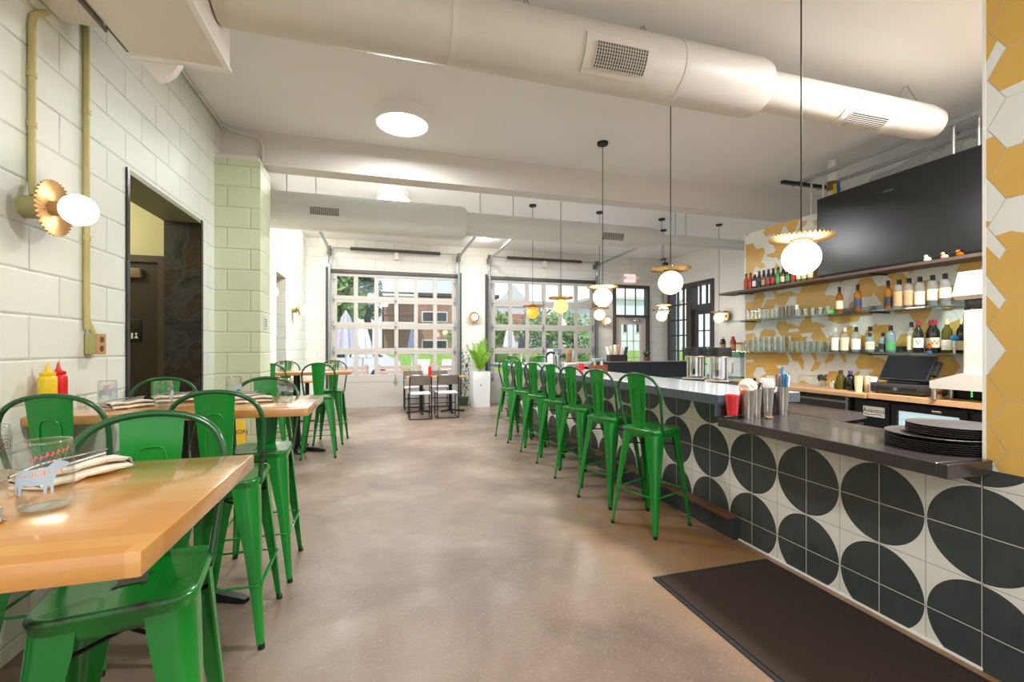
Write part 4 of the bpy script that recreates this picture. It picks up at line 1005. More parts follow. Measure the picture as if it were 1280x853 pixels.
WINE = [(.035, .003), (.0375, .012), (.0375, .185), (.033, .21), (.018, .235), (.0145, .255), (.0145, .30)]
SQ = [(.036, .003), (.040, .012), (.040, .17), (.036, .19), (.018, .205), (.0145, .215), (.0145, .265)]
SLIM = [(.030, .003), (.033, .01), (.033, .18), (.028, .2), (.014, .225), (.0125, .29)]
SHORT = [(.035, .003), (.038, .01), (.038, .12), (.032, .14), (.013, .155), (.0125, .195)]
TALL = [(.037, .003), (.041, .01), (.041, .21), (.036, .235), (.017, .25), (.016, .285)]
for y, pr_, mt, cp, lb_, lz, lab in (
    (3.771, SLIM, 'whisky', 'cap_black', 'label_cream', (.05, .14), 'amber liqueur bottle with a pour spout, leftmost spirit on the middle shelf'),
    (3.572, SLIM, 'whisky', 'cap_black', 'label_navy', (.05, .14), 'amber whisky bottle with a navy label on the middle shelf'),
    (3.274, SLIM, 'whisky', 'cap_black', 'label_black', (.04, .13), 'whisky bottle with a black and red label on the middle shelf'),
    (3.175, TALL, 'clear_spirit', 'cap_black', 'label_tan', (.03, .17), 'tall bottle with a tan label, left one of the pair on the middle shelf'),
    (3.088, TALL, 'clear_spirit', 'cap_black', 'label_tan', (.03, .17), 'tall bottle with a tan label, right one of the pair on the middle shelf'),
    (2.998, TALL, 'clear_spirit', 'cap_black', 'label_cream', (.03, .15), 'clear bottle with a slim pale label right of the tan pair'),
    (2.895, TALL, 'clear_spirit', 'cap_black', 'label_cream', (.06, .16), 'broad clear bottle with a cream label, second from the right on the middle shelf'),
    (2.80, TALL, 'clear_spirit', 'cap_black', 'label_cream', (.07, .16), 'broad clear bottle with a cream label, rightmost on the middle shelf')):
    bottle('spirit_bottle', lab, 4.86, y, 1.722, pr_, mt, cp, lb_, 'spirits on the middle shelf', lz)
for y, pr_, mt, cp, lb_, lz, lab, x in (
    (3.816, SQ, 'clear_spirit', 'label_white', 'label_white', (.02, .16), 'clear bottle with a white label, leftmost bottle on the lower shelf', 4.86),
    (3.709, SQ, 'clear_spirit', 'label_white', 'label_cream', (.02, .16), 'clear bottle with a cream and red label on the lower shelf', 4.86),
    (3.66, SLIM, 'clear_spirit', 'label_white', 'label_white', (.03, .15), 'slim clear bottle standing behind the cream-and-red labelled one', 4.93),
    (3.59, SQ, 'clear_spirit', 'cap_black', 'label_white', (.03, .14), 'clear bottle with a black stopper and white label on the lower shelf', 4.86),
    (3.475, SQ, 'clear_spirit', 'cap_black', None, (0, 0), 'unlabelled clear bottle with a black stopper on the lower shelf', 4.9),
    (3.42, SHORT, 'tonic_blue', 'cap_black', 'label_cream', (.03, .11), 'short bottle with a cream label on the lower shelf', 4.82),
    (3.335, SHORT, 'tonic_blue', 'cap_black', 'label_black', (.03, .09), 'short bluish bottle with a dark label on the lower shelf', 4.88),
    (3.25, SQ, 'tonic_blue', 'beer_brown', 'label_green', (.03, .10), 'pale blue bottle with a cork stopper on the lower shelf', 4.86),
    (3.068, SLIM, 'clear_spirit', 'cap_black', 'label_cream', (.03, .16), 'slim bottle with a long cream label left of the wine', 4.86),
    (2.993, WINE, 'wine_dark', 'cap_red', 'label_white', (.05, .14), 'red-capped wine bottle with a large V on its label', 4.83),
    (2.945, WINE, 'wine_dark', 'cap_red', 'label_white', (.05, .14), 'red-capped wine bottle half hidden between the two labelled ones', 4.92),
    (2.868, WINE, 'wine_dark', 'cap_red', 'label_cream', (.05, .14), 'red-capped wine bottle with a large W on its label', 4.84),
    (2.775, WINE, 'wine_olive', 'cap_cream', 'label_white', (.03, .12), 'olive-green wine bottle with a cream cap', 4.84),
    (2.70, WINE, 'wine_dark', 'cap_cream', 'label_cream', (.03, .11), 'dark wine bottle with a cream cap, rightmost on the lower shelf', 4.90)):
    b = bottle('wine_bottle' if pr_ is WINE else 'spirit_bottle', lab, x, y, 1.298, pr_, mt, cp, lb_, 'bottles on the lower shelf', lz)
    if ' V ' in lab or ' W ' in lab: lettering('V' if ' V ' in lab else 'W', .06, 'cap_red', b, face_to((-.87, -.5, 0), (-.0335, -.0193, .095)))
t = thing('pour_opener', 'bright blue bottle-neck tag hanging by the dark wine bottle', 'tag', (4.74, 2.665, 1.298)); MB().cyl((0, 0, 0), (0, 0, .12), .008).build('stem', 'label_white', t); MB().ball((0, 0, .135), .028, (.5, 1, 1)).build('knob', P('vivid_blue', '1f8fe8', .4), t)
t = thing('figurine', 'tiny orange and blue figure in front of the wine bottles', 'figurine', (4.77, 2.868, 1.298)); MB().lathe([(0, 0), (.022, 0), (.022, .02), (.01, .022), (0, .022)], 14).build('base', 'blue_plastic', t); MB().ball((0, 0, .05), .022).ball((0, 0, .078), .013).build('figure', 'soda_orange', t)
def tumbler(label, x, y, z, r, h, group, pr=None, mat='thin_glass'):
    o = MB().lathe(pr or [(0, .004), (r*.8, .004), (r*.97, h), (r, h), (r*.84, 0), (0, 0)], 16).build('tumbler', mat, None, (x, y, z), smooth=60)
    return tag(o, label, 'glass', group)
for i in range(8):
    y = 5.04-.066*i; r = .031
    pr_ = [(0, .004), (.024, .004), (.027, .02), (.021, .05), (.029, .09), (.026, .125), (.017, .145), (.019, .146), (.028, .126), (.031, .09), (.023, .05), (.029, .02), (.026, 0), (0, 0)] if i < 4 else None
    tumbler(f'clear {"curvy bottle-shaped glass" if i < 4 else "ribbed tumbler"} on the middle shelf, {ORD[i]} from its left end', 4.85, y, 1.722, .031, .12, 'glasses on the middle shelf', pr_, 'rim_glass')
for i in range(5): tumbler(f'smoky tumbler on the middle shelf, {ORD[i]} of the dark group', 4.85+.05*(i % 2), 4.50-.055*i, 1.722, .03, .14, 'glasses on the middle shelf', None, P('smoky', '6d655b', .15) if i < 3 else 'rim_glass')
for i in range(9): tumbler(f'low clear glass on the middle shelf right of the smoky ones, {ORD[i]} from the left', 4.83+.05*(i % 2), 4.24-.046*i, 1.722, .03, .085, 'low glasses on the middle shelf', None, 'rim_glass')
t = thing('card_box', 'small bright green box at the end of the glasses on the middle shelf', 'box', (4.85, 3.86, 1.722)); MB().box((0, 0, .025), (.05, .05, .05), bev=.003).build('box', P('vivid_green', '4fc23c', .5), t); MB().box((-.0255, 0, .025), (.001, .03, .025)).build('sticker', 'paper', t)
for i in range(16):
    y = 5.10-.044*i; tall = 4 <= i
    pr_ = [(0, .004), (.022, .004), (.024, .03), (.019, .09), (.026, .15), (.024, .19 if tall else .13), (.0265, .19 if tall else .13), (.028, .15 if tall else .1), (.0215, .09), (.0265, .03), (.024, 0), (0, 0)]
    tumbler(f'bar glass on the lower shelf, {ORD[i]} from its left end', 4.82+.09*(i % 2), y, 1.298, .028, .19, 'bar glasses on the lower shelf', pr_, 'rim_glass')
for i in range(12): tumbler(f'straight tumbler on the lower shelf, {ORD[i]} right of the tall bar glasses', 4.82+.08*(i % 2), 4.33-.036*i, 1.298, .029, .125, 'straight tumblers on the lower shelf', None, 'rim_glass')
# little things under the television
for y, mt, lab in ((2.66, 'soda_orange', 'orange toy duck on the ledge under the television'), (2.77, P('pink_toy', 'd89a8a', .6), 'pink toy on the ledge under the television'), (2.90, 'paper', 'white toy on the ledge under the television')):
    t = thing('figurine', lab, 'figurine', (4.8, y, 2.13)); MB().ball((0, 0, .022), .024, (1, 1.2, .9)).ball((0, .012, .052), .015).build('body', mt, t); MB().cyl((-.014, .012, .052), (-.03, .012, .05), .005, .002, 8).build('beak', 'yellow_plastic', t)

# television with its ceiling mount, pipes
t = thing('television', 'very large dark television above the bar shelves', 'television', (4.83, 3.20, 2.60))
MB().box((.02, 0, 0), (.05, 1.62, .90), bev=.006).build('bezel', P('bezel', '15161a', .35), t); MB().box((-.0055, 0, .004), (.003, 1.59, .865)).build('screen', 'tv_screen', t, smooth=0); MB().box((.08, 0, 0), (.09, .7, .5), bev=.01).build('back_housing', 'black_plastic', t)
MB().box((-.008, .05, .3), (.003, .09, .02)).build('logo', P('logo_grey', '2c2f33', .4), t)
t = thing('ceiling_mount', 'steel strut frame hanging from the ceiling above the television', 'mount')
m = MB(); m.span((4.9, 1.6, 3.34), (4.94, 4.42, 3.38)).span((5.3, 1.6, 3.34), (5.34, 4.42, 3.38)); m.build('strut', 'galvanised', t, smooth=0); m = MB(); m.span((4.6, 4.25, 3.30), (5.5, 4.29, 3.34)).span((4.6, 2.3, 3.3), (5.5, 2.34, 3.34)); m.build('cross_strut', 'black_metal', t, smooth=0)
for x, y in ((4.92, 4.27), (5.32, 4.27), (4.92, 2.32), (5.32, 2.32)): MB().cyl((x, y, 3.38), (x, y, ZC), .007).build('threaded_rod', 'steel', t)
for y in (2.62, 2.8, 4.05, 4.2): MB().cyl((4.97, y, 2.95), (4.97, y, 3.36), .012).build('drop_rod', 'steel', t)
t = thing('water_pipe', 'white vertical pipe with a brown coupling left of the television', 'pipe', (5.2, 4.12, 0)); MB().cyl((0, 0, 2.96), (0, 0, ZC), .045, n=20).build('pipe', 'white_enamel', t); MB().cyl((0, 0, 3.22), (0, 0, 3.33), .055, n=20).cyl((0, 0, 3.26), (0, 0, 3.29), .062, n=20).build('coupling', 'brown_tag', t); MB().box((-.04, -.06, 3.2), (.012, .035, .16)).build('tag', 'yellow_plastic', t); MB().box((-.02, -.09, 3.2), (.012, .03, .2)).build('valve_lever', 'blue_plastic', t)
t = thing('insulated_duct', 'silver wrapped duct hanging behind the television', 'duct', (5.75, 2.7, 3.25)); m = MB(); m.tube([(-.1, 1.2, -.1), (0, .6, .02), (.05, 0, .05), (.1, -.8, .08), (.1, -1.2, .1)], .22, 14, smooth=8)
for v in m.bm.verts: v.co += Vector((math.sin(v.co.y*23+v.co.z*30), math.sin(v.co.y*31), math.sin(v.co.y*27+v.co.x*40)))*.018
m.build('wrap', 'silver_wrap', t, smooth=20); MB().cyl((0, .5, .2), (0, .5, ZC-3.25), .01).cyl((.08, -.9, .2), (.08, -.9, ZC-3.25), .01).build('hanger', 'galvanised', t)

# point of sale, router, drink machine, bowls and small goods
t = thing('cash_register', 'black touch-screen till on a cash drawer', 'till', (4.62, 2.93, .925), 0)
MB().box((0, 0, .055), (.36, .44, .085), bev=.006).build('cash_drawer', P('drawer_dark', '34322f', .4), t); m = MB(); m.box((-.182, -.1, .06), (.003, .13, .008)).box((-.182, .1, .06), (.003, .13, .008)); m.build('slot', 'rubber', t); MB().cyl((-.19, 0, .05), (-.18, 0, .05), .014).build('lock', 'steel', t)
for sx in (-.14, .14):
    for sy in (-.18, .18): MB().cyl((sx, sy, 0), (sx, sy, .014), .014).build('foot', 'rubber', t)
MB().box((0, 0, .11), (.2, .26, .02), bev=.006).box((.03, 0, .17), (.05, .08, .13), bev=.01).build('stand', 'black_plastic', t)
Mt = Matrix.Translation((-.03, 0, .235)) @ Matrix.Rotation(math.radians(32), 4, 'Y'); MB().box((0, 0, 0), (.03, .40, .26), bev=.01, M=Mt).build('monitor', 'black_plastic', t); MB().box((-.0155, 0, 0), (.002, .37, .23), M=Mt).build('screen', P('dark_screen', '15191d', .25), t); MB().box((.0, -.225, .0), (.04, .04, .14), bev=.006, M=Mt).build('card_reader', 'black_plastic', t)
t = thing('router', 'black box with three green lights on the light wood worktop', 'router', (4.68, 2.49, .925)); MB().box((0, 0, .04), (.16, .24, .08), bev=.008).build('case', 'black_plastic', t); m = MB()
for k in range(3): m.ball((-.081, -.02, .03+.02*k), .006, u=8, v=6)
m.build('status_light', 'green_led', t)
t = thing('spice_jar', 'small jar with a red and white label beside the till', 'jar', (4.5, 2.64, .925)); MB().lathe([(0, 0), (.022, 0), (.022, .08), (.018, .09), (0, .09)], 14).build('jar', 'label_cream', t); MB().lathe([(.0226, .03), (.0226, .06)], 14).build('label', 'label_red', t)
t = thing('drink_machine', 'cream drink machine with black tap handles at the right end of the back bar', 'machine', (4.46, 2.36, .925))
m = MB(); pr_ = [(-.03, 0), (.16, 0), (.16, .72), (-.03, .72)]
m.span((-.06, -.2, .14), (.17, .06, .72), bev=.012); m.build('body', 'cream_plastic', t, smooth=0)
m = MB(); m.loft([[(-.08, .10, .80), (.17, .10, .80), (.17, -.22, .80), (-.08, -.22, .80)], [(-.1, .11, .83), (.17, .11, .83), (.17, -.22, .83), (-.1, -.22, .83)], [(-.06, .09, 1.02), (.17, .09, 1.02), (.17, -.22, 1.02), (-.06, -.22, 1.02)]]); m.build('head', 'cream_plastic', t, smooth=0)
m = MB(); m.prism([(-.1, .26, .09), (-.1, .26, .15), (-.1, .06, .22), (-.1, -.2, .22), (-.1, -.2, .09)], (.24, 0, 0)); m.build('drip_shelf', 'cream_plastic', t, smooth=0)
for yy in (.04, -.1): MB().tube([(-.03, yy, .82), (-.035, yy+.005, .72), (-.04, yy+.02, .60)], [.02, .018, .014], 10, smooth=3).build('tap_handle', 'black_plastic', t)
MB().box((.05, -.08, .77), (.2, .24, .08), bev=.01).build('neck', P('machine_grey', '3a3a38', .4), t)
for sx, sy in ((-.08, -.18), (-.08, .24), (.12, .24)): MB().cyl((sx, sy, 0), (sx, sy, .14), .018).build('leg', 'steel', t)
for i in range(4):
    o = MB().lathe([(0, 0), (.05, 0), (.095, .045), (.092, .048), (.048, .005), (0, .005)], 22).build('bowl', 'white_enamel', None, (4.60, 2.29, .925+.012*i)); tag(o, f'white bowl in the stack beside the drink machine, {["bottom one", "second from the bottom", "third from the bottom", "top one"][i]}', 'bowl', 'stack of white bowls')
for y, nm, lab, fn in ((3.96, 'jar', 'clear tub on the back counter, left end behind the metal cups', 0), (3.81, 'jar', 'glass jar of dark dried sticks on the back counter', 1), (3.69, 'jar', 'low pale jar on the back counter', 2), (3.60, 'pump_bottle', 'grey syrup bottle with a dark cap on the back counter', 3), (3.50, 'pump_bottle', 'black syrup bottle with a violet cap on the back counter', 4), (3.38, 'bucket', 'grey cup holder on the back counter', 5)):
    t = thing(nm, lab, 'jar' if fn < 3 else 'bottle' if fn < 5 else 'cup', (4.66, y, .91))
    if fn == 0: MB().box((0, 0, .06), (.16, .18, .12), bev=.01).build('tub', 'thin_glass', t); MB().box((0, 0, .122), (.165, .185, .008)).build('lid', 'thin_glass', t)
    elif fn in (1, 2): MB().lathe([(0, 0), (.035, 0), (.038, .01), (.036, .07), (.03, .08), (.033, .085), (.031, .085), (0, .004)], 18).build('jar', 'rim_glass', t)
    if fn == 1:
        m = MB(); rnd = random.Random(4)
        for k in range(26): a = rnd.uniform(0, 6.3); m.ball((math.cos(a)*rnd.uniform(0, .038), math.sin(a)*rnd.uniform(0, .045), .1+rnd.uniform(-.02, .035)), .014, u=7, v=5)
        m.build('dried_sticks', 'box_brown', t)
    if fn == 2: MB().cyl((0, 0, .006), (0, 0, .06), .03, .031).build('contents', 'label_cream', t)
    if fn in (3, 4): MB().lathe([(0, 0), (.04, 0), (.042, .01), (.042, .12), (.03, .15), (.018, .158), (.018, .165)], 18).build('bottle', 'wine_olive' if fn == 3 else 'wine_dark', t); MB().lathe([(.019, .16), (.021, .163), (.019, .20), (0, .202)], 14).build('cap', P('violet_cap', '5a4a80', .5) if fn == 4 else P('plum_cap', '4a3f4c', .5), t)
    if fn == 5: MB().lathe([(0, 0), (.045, 0), (.055, .115), (.05, .115), (.042, .006), (0, .006)], 20).build('cup', P('cup_grey', '4c4a47', .5), t); MB().cyl((0, 0, .02), (0, 0, .15), .035, .042).build('paper_cups', 'label_tan', t)
for i, y in enumerate((3.335, 3.295, 3.255)):
    t = thing('cup_stack', f'stack of paper cups on the back counter, {["left", "middle", "right"][i]} one beside the till', 'cup', (4.55+.07*(i % 2), y-.06*(i == 2), .91), 0, 'stacks of paper cups')
    m = MB(); m.lathe([(0, 0), (.028, 0)]+[q for k in range(9) for q in ((.034, .085+.008*k), (.036, .087+.008*k), (.034, .089+.008*k))]+[(0, .16)], 18); m.build('cups', 'label_cream' if i < 2 else 'paper', t)
# cooler chest and sauces past the end of the hexagon wall
t = thing('ice_cream_freezer', 'white and green upright freezer beyond the end of the hexagon tiled wall', 'freezer', (5.35, 5.75, 0))
MB().span((-.3, -.35, 0), (.3, .35, 1.26), bev=.01).build('body', P('freezer_white', 'dfe6ea', .3), t, smooth=0); MB().span((-.31, -.36, 1.2), (.31, .36, 1.275), bev=.005).span((-.305, -.355, .86), (.305, .355, .92)).build('green_band', P('band_green', '5f9a80', .4), t, smooth=0); MB().box((-.312, .0, 1.05), (.008, .4, .16)).build('notice', 'paper', t)
for x, y, lab, mt in ((5.12, 5.83, 'brown sauce bottle on the freezer', 'beer_brown'), (5.12, 5.62, 'reddish sauce bottle on the freezer', 'label_red')):
    t = thing('sauce_bottle', lab, 'bottle', (x, y, 1.275)); MB().lathe([(0, 0), (.04, 0), (.042, .01), (.042, .16), (.025, .2), (.02, .21), (0, .21)], 16).build('bottle', mt, t); MB().lathe([(.022, .2), (.022, .235), (0, .24)], 12).build('cap', 'label_cream' if 'brown' in lab else 'cap_red', t); MB().lathe([(.0426, .05), (.0426, .12)], 16).build('label', 'label_tan', t)
t = thing('food_tub', 'tub with a red lid on the freezer', 'tub', (5.15, 5.46, 1.275)); MB().lathe([(0, 0), (.075, 0), (.085, .12), (0, .12)], 24).build('tub', 'label_cream', t); MB().lathe([(0, .12), (.09, .12), (.09, .145), (0, .147)], 24).build('lid', 'label_red', t)

# ================================================================== LAMPS
def fluted(m, R0, R1, n, depth, M, th=.003):
    """pleated brass disc between radii R0 and R1"""
    amp = lambda r, k: depth*(r-R0)/(R1-R0)*(1 if k % 2 else -1)
    m.lathe([(R0, 0), ((R0+R1)/2, .004), (R1, .012), (R1, .012-th), ((R0+R1)/2, .004-th), (R0, -th), (R0, 0)], n, M, amp=amp)
def pendant(label, x, y, zg, zc, gm, group='globe pendants over the bar'):
    t = thing('pendant_lamp', label, 'pendant lamp', (x, y, zg), 0, group)
    MB().lathe([(.0, zc-zg-.03), (.055, zc-zg-.03), (.06, zc-zg-.02), (.06, zc-zg)], 24).build('canopy', 'black_metal', t)
    MB().cyl((0, 0, .125), (0, 0, zc-zg-.03), .0042, n=8).build('cord', 'black_metal', t)
    MB().lathe([(.012, .15), (.022, .145), (.026, .12), (.06, .108), (.06, .098)], 20).build('socket', 'brass', t)
    m = MB(); fluted(m, .055, .165, 84, .009, Matrix.Translation((0, 0, .105))); m.build('fluted_disc', 'brass', t, smooth=30)
    MB().ball((0, 0, 0), .1, u=32, v=20).build('globe', gm, t)
    return t
pendant('nearest globe pendant, bright white, in front of the television', 2.36, 2.06, 1.875, ZC, 'globe_white')
pendant('second globe pendant along the bar, pale cream', 2.35, 3.28, 1.895, ZC, 'globe_cream')
pendant('third globe pendant along the bar, bright white, just before the beam', 2.33, 4.45, 1.895, ZC, 'globe_white')
pendant('yellow globe pendant hanging just past the beam', 2.40, 5.80, 1.915, ZF, 'globe_yellow')
pendant('amber globe pendant, farthest along the bar before the right garage door', 2.47, 7.2, 1.93, ZF, 'globe_amber')
pendant('small cream globe pendant behind the third bar pendant', 3.73, 7.24, 1.925, ZF, 'globe_cream')
pendant('small cream globe pendant left of the steel window', 5.04, 7.3, 1.93, ZF, 'globe_cream')
pendant('small cream globe pendant next to the right wall sconce', 6.34, 7.32, 1.92, ZF, 'globe_cream')
pendant('farthest globe pendant, half hidden behind the one left of the steel window', 5.55, 7.98, 2.09, ZF, 'globe_white')
def sconce(label, loc, rz):
    """mounted on a wall whose normal is +x before turning"""
    t = thing('wall_sconce', label, 'wall lamp', loc, rz, 'brass wall sconces'); Ry = Matrix.Rotation(PI/2, 4, 'Y')
    MB().cyl((0, 0, 0), (.075, 0, 0), .05, n=24).build('wall_box', 'olive_box', t)
    m = MB(); fluted(m, .03, .125, 72, .007, Matrix.Translation((.10, 0, 0)) @ Ry); m.build('fluted_disc', 'brass', t, smooth=30)
    MB().cyl((.075, 0, 0), (.14, 0, 0), .033, n=20).build('socket', 'brass', t)
    MB().ball((.20, 0, 0), .07, u=28, v=18).build('globe', 'globe_white', t)
    return t
sc = sconce('large lit brass sconce in the left foreground on the block wall', (XL, 2.565, 1.985), 0)
dup(sc, 'small lit sconce on the far left wall near the corner', (XL, 9.05, 2.03), 0)
dup(sc, 'sconce on the left wall, half hidden by the block pillar', (XL, 6.5, 2.07), 0)
dup(sc, 'lit sconce on the pier between the two garage doors', (2.15, YF, 2.06), -PI/2)
dup(sc, 'lit sconce between the right garage door and the entrance', (5.62, YF, 2.03), -PI/2)
dup(sc, 'lit sconce on the right wall beyond the bar', (XR, 8.42, 2.05), PI)
def ceiling_disc(label, x, y, z, w):
    t = thing('ceiling_light', label, 'ceiling light', (x, y, z), 0, 'round white ceiling lights')
    MB().lathe([(.25, 0), (.25, -.115), (.24, -.12), (.236, -.112)], 40).build('drum', 'white_enamel', t)
    MB().lathe([(.237, -.112), (0, -.112)], 40).build('diffuser', 'disc_glow', t, recalc=False)
    lamp_light('ceiling_lamp', (0, 0, -.125), w, 0, (.97, .985, 1), 'AREA', .44, t)
    return t
ceiling_disc('round white ceiling light in front of the beam', .21, 4.42, ZC, 30)
ceiling_disc('round white ceiling light half hidden above the far duct', .21, 7.2, ZF, 70)
for x, y, lab in ((-1.2, 9.75, 'tiny lit ceiling spot in the far left corner'), (2.2, 9.75, 'tiny lit ceiling spot between the garage doors')):
    t = thing('ceiling_spot', lab, 'ceiling light', (x, y, ZF)); MB().lathe([(.05, -.012), (.055, 0), (.035, -.004), (.05, -.012)], 20).build('trim_ring', 'white_enamel', t); MB().cyl((0, 0, -.006), (0, 0, -.002), .035, n=20).build('lens', 'disc_glow', t); lamp_light('spot_lamp', (0, 0, -.03), 12, .04, (1, .93, .82), parent=t)
for x, lab in ((-.7, 'leftmost'), (.9, 'second'), (2.5, 'third'), (3.9, 'rightmost')): ceiling_disc(f'added round white ceiling light, unseen behind the far duct, {lab} one', x, 8.75, ZF, 27)  # unseen fixtures added to brighten the far room
ceiling_disc('added round white ceiling light behind the camera, unseen', .21, -1.4, ZC, 55)  # fill light added behind the camera
ceiling_disc('added round white ceiling light farther behind the camera, unseen', .21, -2.8, ZC, 60)  # second added fill light, also out of view
ceiling_disc('added round white ceiling light over the back bar, unseen', 3.7, 1.5, ZC, 145)  # added out of view to brighten the back bar

# ================================================================== DUCTS, AIR HANDLER, CONDUITS
def duct_tube(m, y, z, segs, n=40):
    """segs: (x, radius) stations"""
    m.lathe([(r, x) for x, r in segs], n, Matrix.Translation((0, y, z)) @ Matrix.Rotation(PI/2, 4, 'Y'))
def arc_panel(m, y, z, r, x0, x1, a0, a1, th, n=10):
    rings = []
    for i in range(n+1):
        a = a0+(a1-a0)*i/n; c, s_ = math.cos(a), math.sin(a)
        rings.append([(x0, y+r*c, z+r*s_), (x1, y+r*c, z+r*s_), (x1, y+(r+th)*c, z+(r+th)*s_), (x0, y+(r+th)*c, z+(r+th)*s_)])
    m.loft(rings)
t = thing('air_duct', 'large round fabric duct crossing the ceiling in the foreground', 'duct')
YD, ZD = 2.76, 3.298
m = MB(); duct_tube(m, YD, ZD, [(-.83, 0), (-.83, .2), (2.66, .203), (2.72, .19), (2.76, .15), (2.77, 0)]); m.build('main_section', 'duct_skin', t, smooth=30)
m = MB(); duct_tube(m, YD, ZD, [(2.75, 0), (2.75, .137), (4.5, .137), (4.62, .12), (4.63, 0)]); m.build('small_section', 'duct_skin', t, smooth=30)
for x, r in ((.42, .206), (1.98, .206), (2.74, .142)):
    m = MB(); duct_tube(m, YD, ZD, [(x-.02, r-.006), (x-.018, r), (x+.018, r), (x+.02, r-.006)]); m.build('seam_band', 'duct_trim', t)
def grille(t, y, z, r, x0, x1, a0, a1, nx, na, tm='duct_trim'):
    m = MB(); arc_panel(m, y, z, r+.001, x0-.07, x1+.07, a0-.22, a1+.22, .008); m.build('grille_collar', tm, t)
    m = MB(); arc_panel(m, y, z, r+.010, x0, x1, a0, a1, .003); gb = m.build('grille_back', P('grille_dark', '5a554e', .7), t)
    m = MB()
    for i in range(nx+1):
        x = x0+(x1-x0)*i/nx; arc_panel(m, y, z, r+.012, x-.002, x+.002, a0, a1, .008, 6)
    for i in range(na+1):
        a = a0+(a1-a0)*i/na; arc_panel(m, y, z, r+.012, x0, x1, a-.006, a+.006, .008, 1)
    m.build('grille_bars', tm, gb, smooth=0)
grille(t, YD, ZD, .203, 1.30, 1.66, PI+.18, PI+.85, 20, 8)
grille(t, YD, ZD, .137, 3.55, 3.95, PI+.75, PI+1.6, 1, 9)
for x in (.9, 1.75, 4.3): MB().tube([(x, YD, ZC), (x, YD, ZD+.3), (x+.04, YD-.06, ZD+.13)], .004, 5).tube([(x, YD, ZD+.3), (x-.04, YD+.06, ZD+.13)], .004, 5).build('hanger_wire', 'galvanised', t)
t = thing('air_duct', 'round duct stepping down in three sizes beyond the beam', 'duct')
YD2, ZD2 = 6.36, 3.10
m = MB(); duct_tube(m, YD2, ZD2, [(XL, 0), (XL, .235), (1.10, .235), (1.15, .22), (1.17, .17), (1.18, 0)]); m.build('large_section', 'duct_daylit', t, smooth=30)
m = MB(); duct_tube(m, YD2, ZD2, [(1.15, 0), (1.15, .165), (4.18, .165), (4.28, .14), (4.31, .095), (4.32, 0)]); m.build('middle_section', 'duct_daylit', t, smooth=30)
m = MB(); duct_tube(m, YD2, ZD2, [(4.3, 0), (4.3, .088), (6.9, .088), (6.9, 0)]); m.build('small_section', 'duct_daylit', t, smooth=30)
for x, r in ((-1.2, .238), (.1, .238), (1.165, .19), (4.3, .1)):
    m = MB(); duct_tube(m, YD2, ZD2, [(x-.015, r-.006), (x-.013, r), (x+.013, r), (x+.015, r-.006)]); m.build('seam_band', 'duct_daylit', t)
grille(t, YD2, ZD2, .235, -.83, -.49, PI-.02, PI+.36, 14, 6, 'duct_daylit')
grille(t, YD2, ZD2, .165, 3.25, 3.6, PI+.05, PI+.65, 14, 6, 'duct_daylit')
for x0, x1 in ((-1.25, -.7), (1.3, 2.0), (4.6, 5.0)):
    m = MB(); m.span((x0, YD2+.05, ZF-.045), (x1, YD2+.1, ZF)); m.build('ceiling_strut', P('strut_dark', '55585a', .4, .5), t, smooth=0)
    m = MB()
    for x in (x0+.1, x1-.1): m.tube([(x, YD2+.07, ZF-.04), (x, YD2+.07, ZD2+.1)], .006, 6)
    m.build('hanger_rod', 'galvanised', t)
t = thing('air_handler', 'boxy white ceiling air unit in the top left corner', 'air conditioner')
MB().span((-1.33, .5, 2.98), (-.84, 3.02, 3.5), bev=.012).build('main_casing', P('unit_white', 'e0d8ce', .45, var=.05), t, smooth=0)
MB().span((-1.525, .5, 2.975), (-1.345, 2.80, 3.5), bev=.01).build('side_casing', P('unit_side', 'd8cfc6', .45, var=.05), t, smooth=0)
m = MB(); m.span((-.865, .5, 2.968), (-.835, 3.025, 2.985)).span((-1.33, 2.995, 2.968), (-.865, 3.025, 2.985)); m.build('edge_trim', 'white_enamel', t, smooth=0)
MB().span((-1.34, 2.80, 2.985), (-1.33, 3.0, 3.1)).span((-1.343, .6, 2.96), (-1.333, 2.8, 2.98)).build('vent_slot', P('vent_dark', '6d665c', .6), t, smooth=0)
m = MB(); m.prism([(-1.315, 3.03, 2.985), (-1.215, 3.03, 2.872), (-1.175, 3.03, 2.888), (-1.135, 3.03, 2.92), (-1.10, 3.03, 2.985), (-1.10, 3.03, 3.2), (-1.315, 3.03, 3.2)], (0, .05, 0)); m.build('elbow', 'white_enamel', t, smooth=50)
for y in (1.2, 2.4): MB().tube([(-1.0, y, 3.5), (-1.0, y, ZC)], .008, 6).build('hanger', 'galvanised', t)
def conduit(label, pts, mat, r=.011, cat='conduit'):
    t = thing('electrical_conduit', label, cat); MB().tube(pts, r, 10, smooth=3).build('pipe', mat, t)
    m = MB(); p = [Vector(q) for q in pts]; a, b = p[0], p[1]
    c = a.lerp(b, .4); d = (b-a).normalized(); m.cyl(c-d*.012, c+d*.012, r+.004, n=12); m.build('coupling', mat, t); c = a.lerp(b, .8); MB().cyl(c-d*.012, c+d*.012, r+.004, n=12).build('coupling', mat, t); return t
conduit('olive conduit running down the wall to the large sconce', [(XL+.016, 2.585, 2.82), (XL+.016, 2.585, 2.25), (XL+.016, 2.585, 2.12), (XL+.03, 2.57, 2.036)], 'olive_conduit', .014)
conduit('olive conduit running down the wall to the outlet box', [(XL+.016, 2.985, 3.3), (XL+.016, 2.985, 1.6), (XL+.016, 3.0, 1.5), (XL+.03, 3.02, 1.425)], 'olive_conduit', .014)
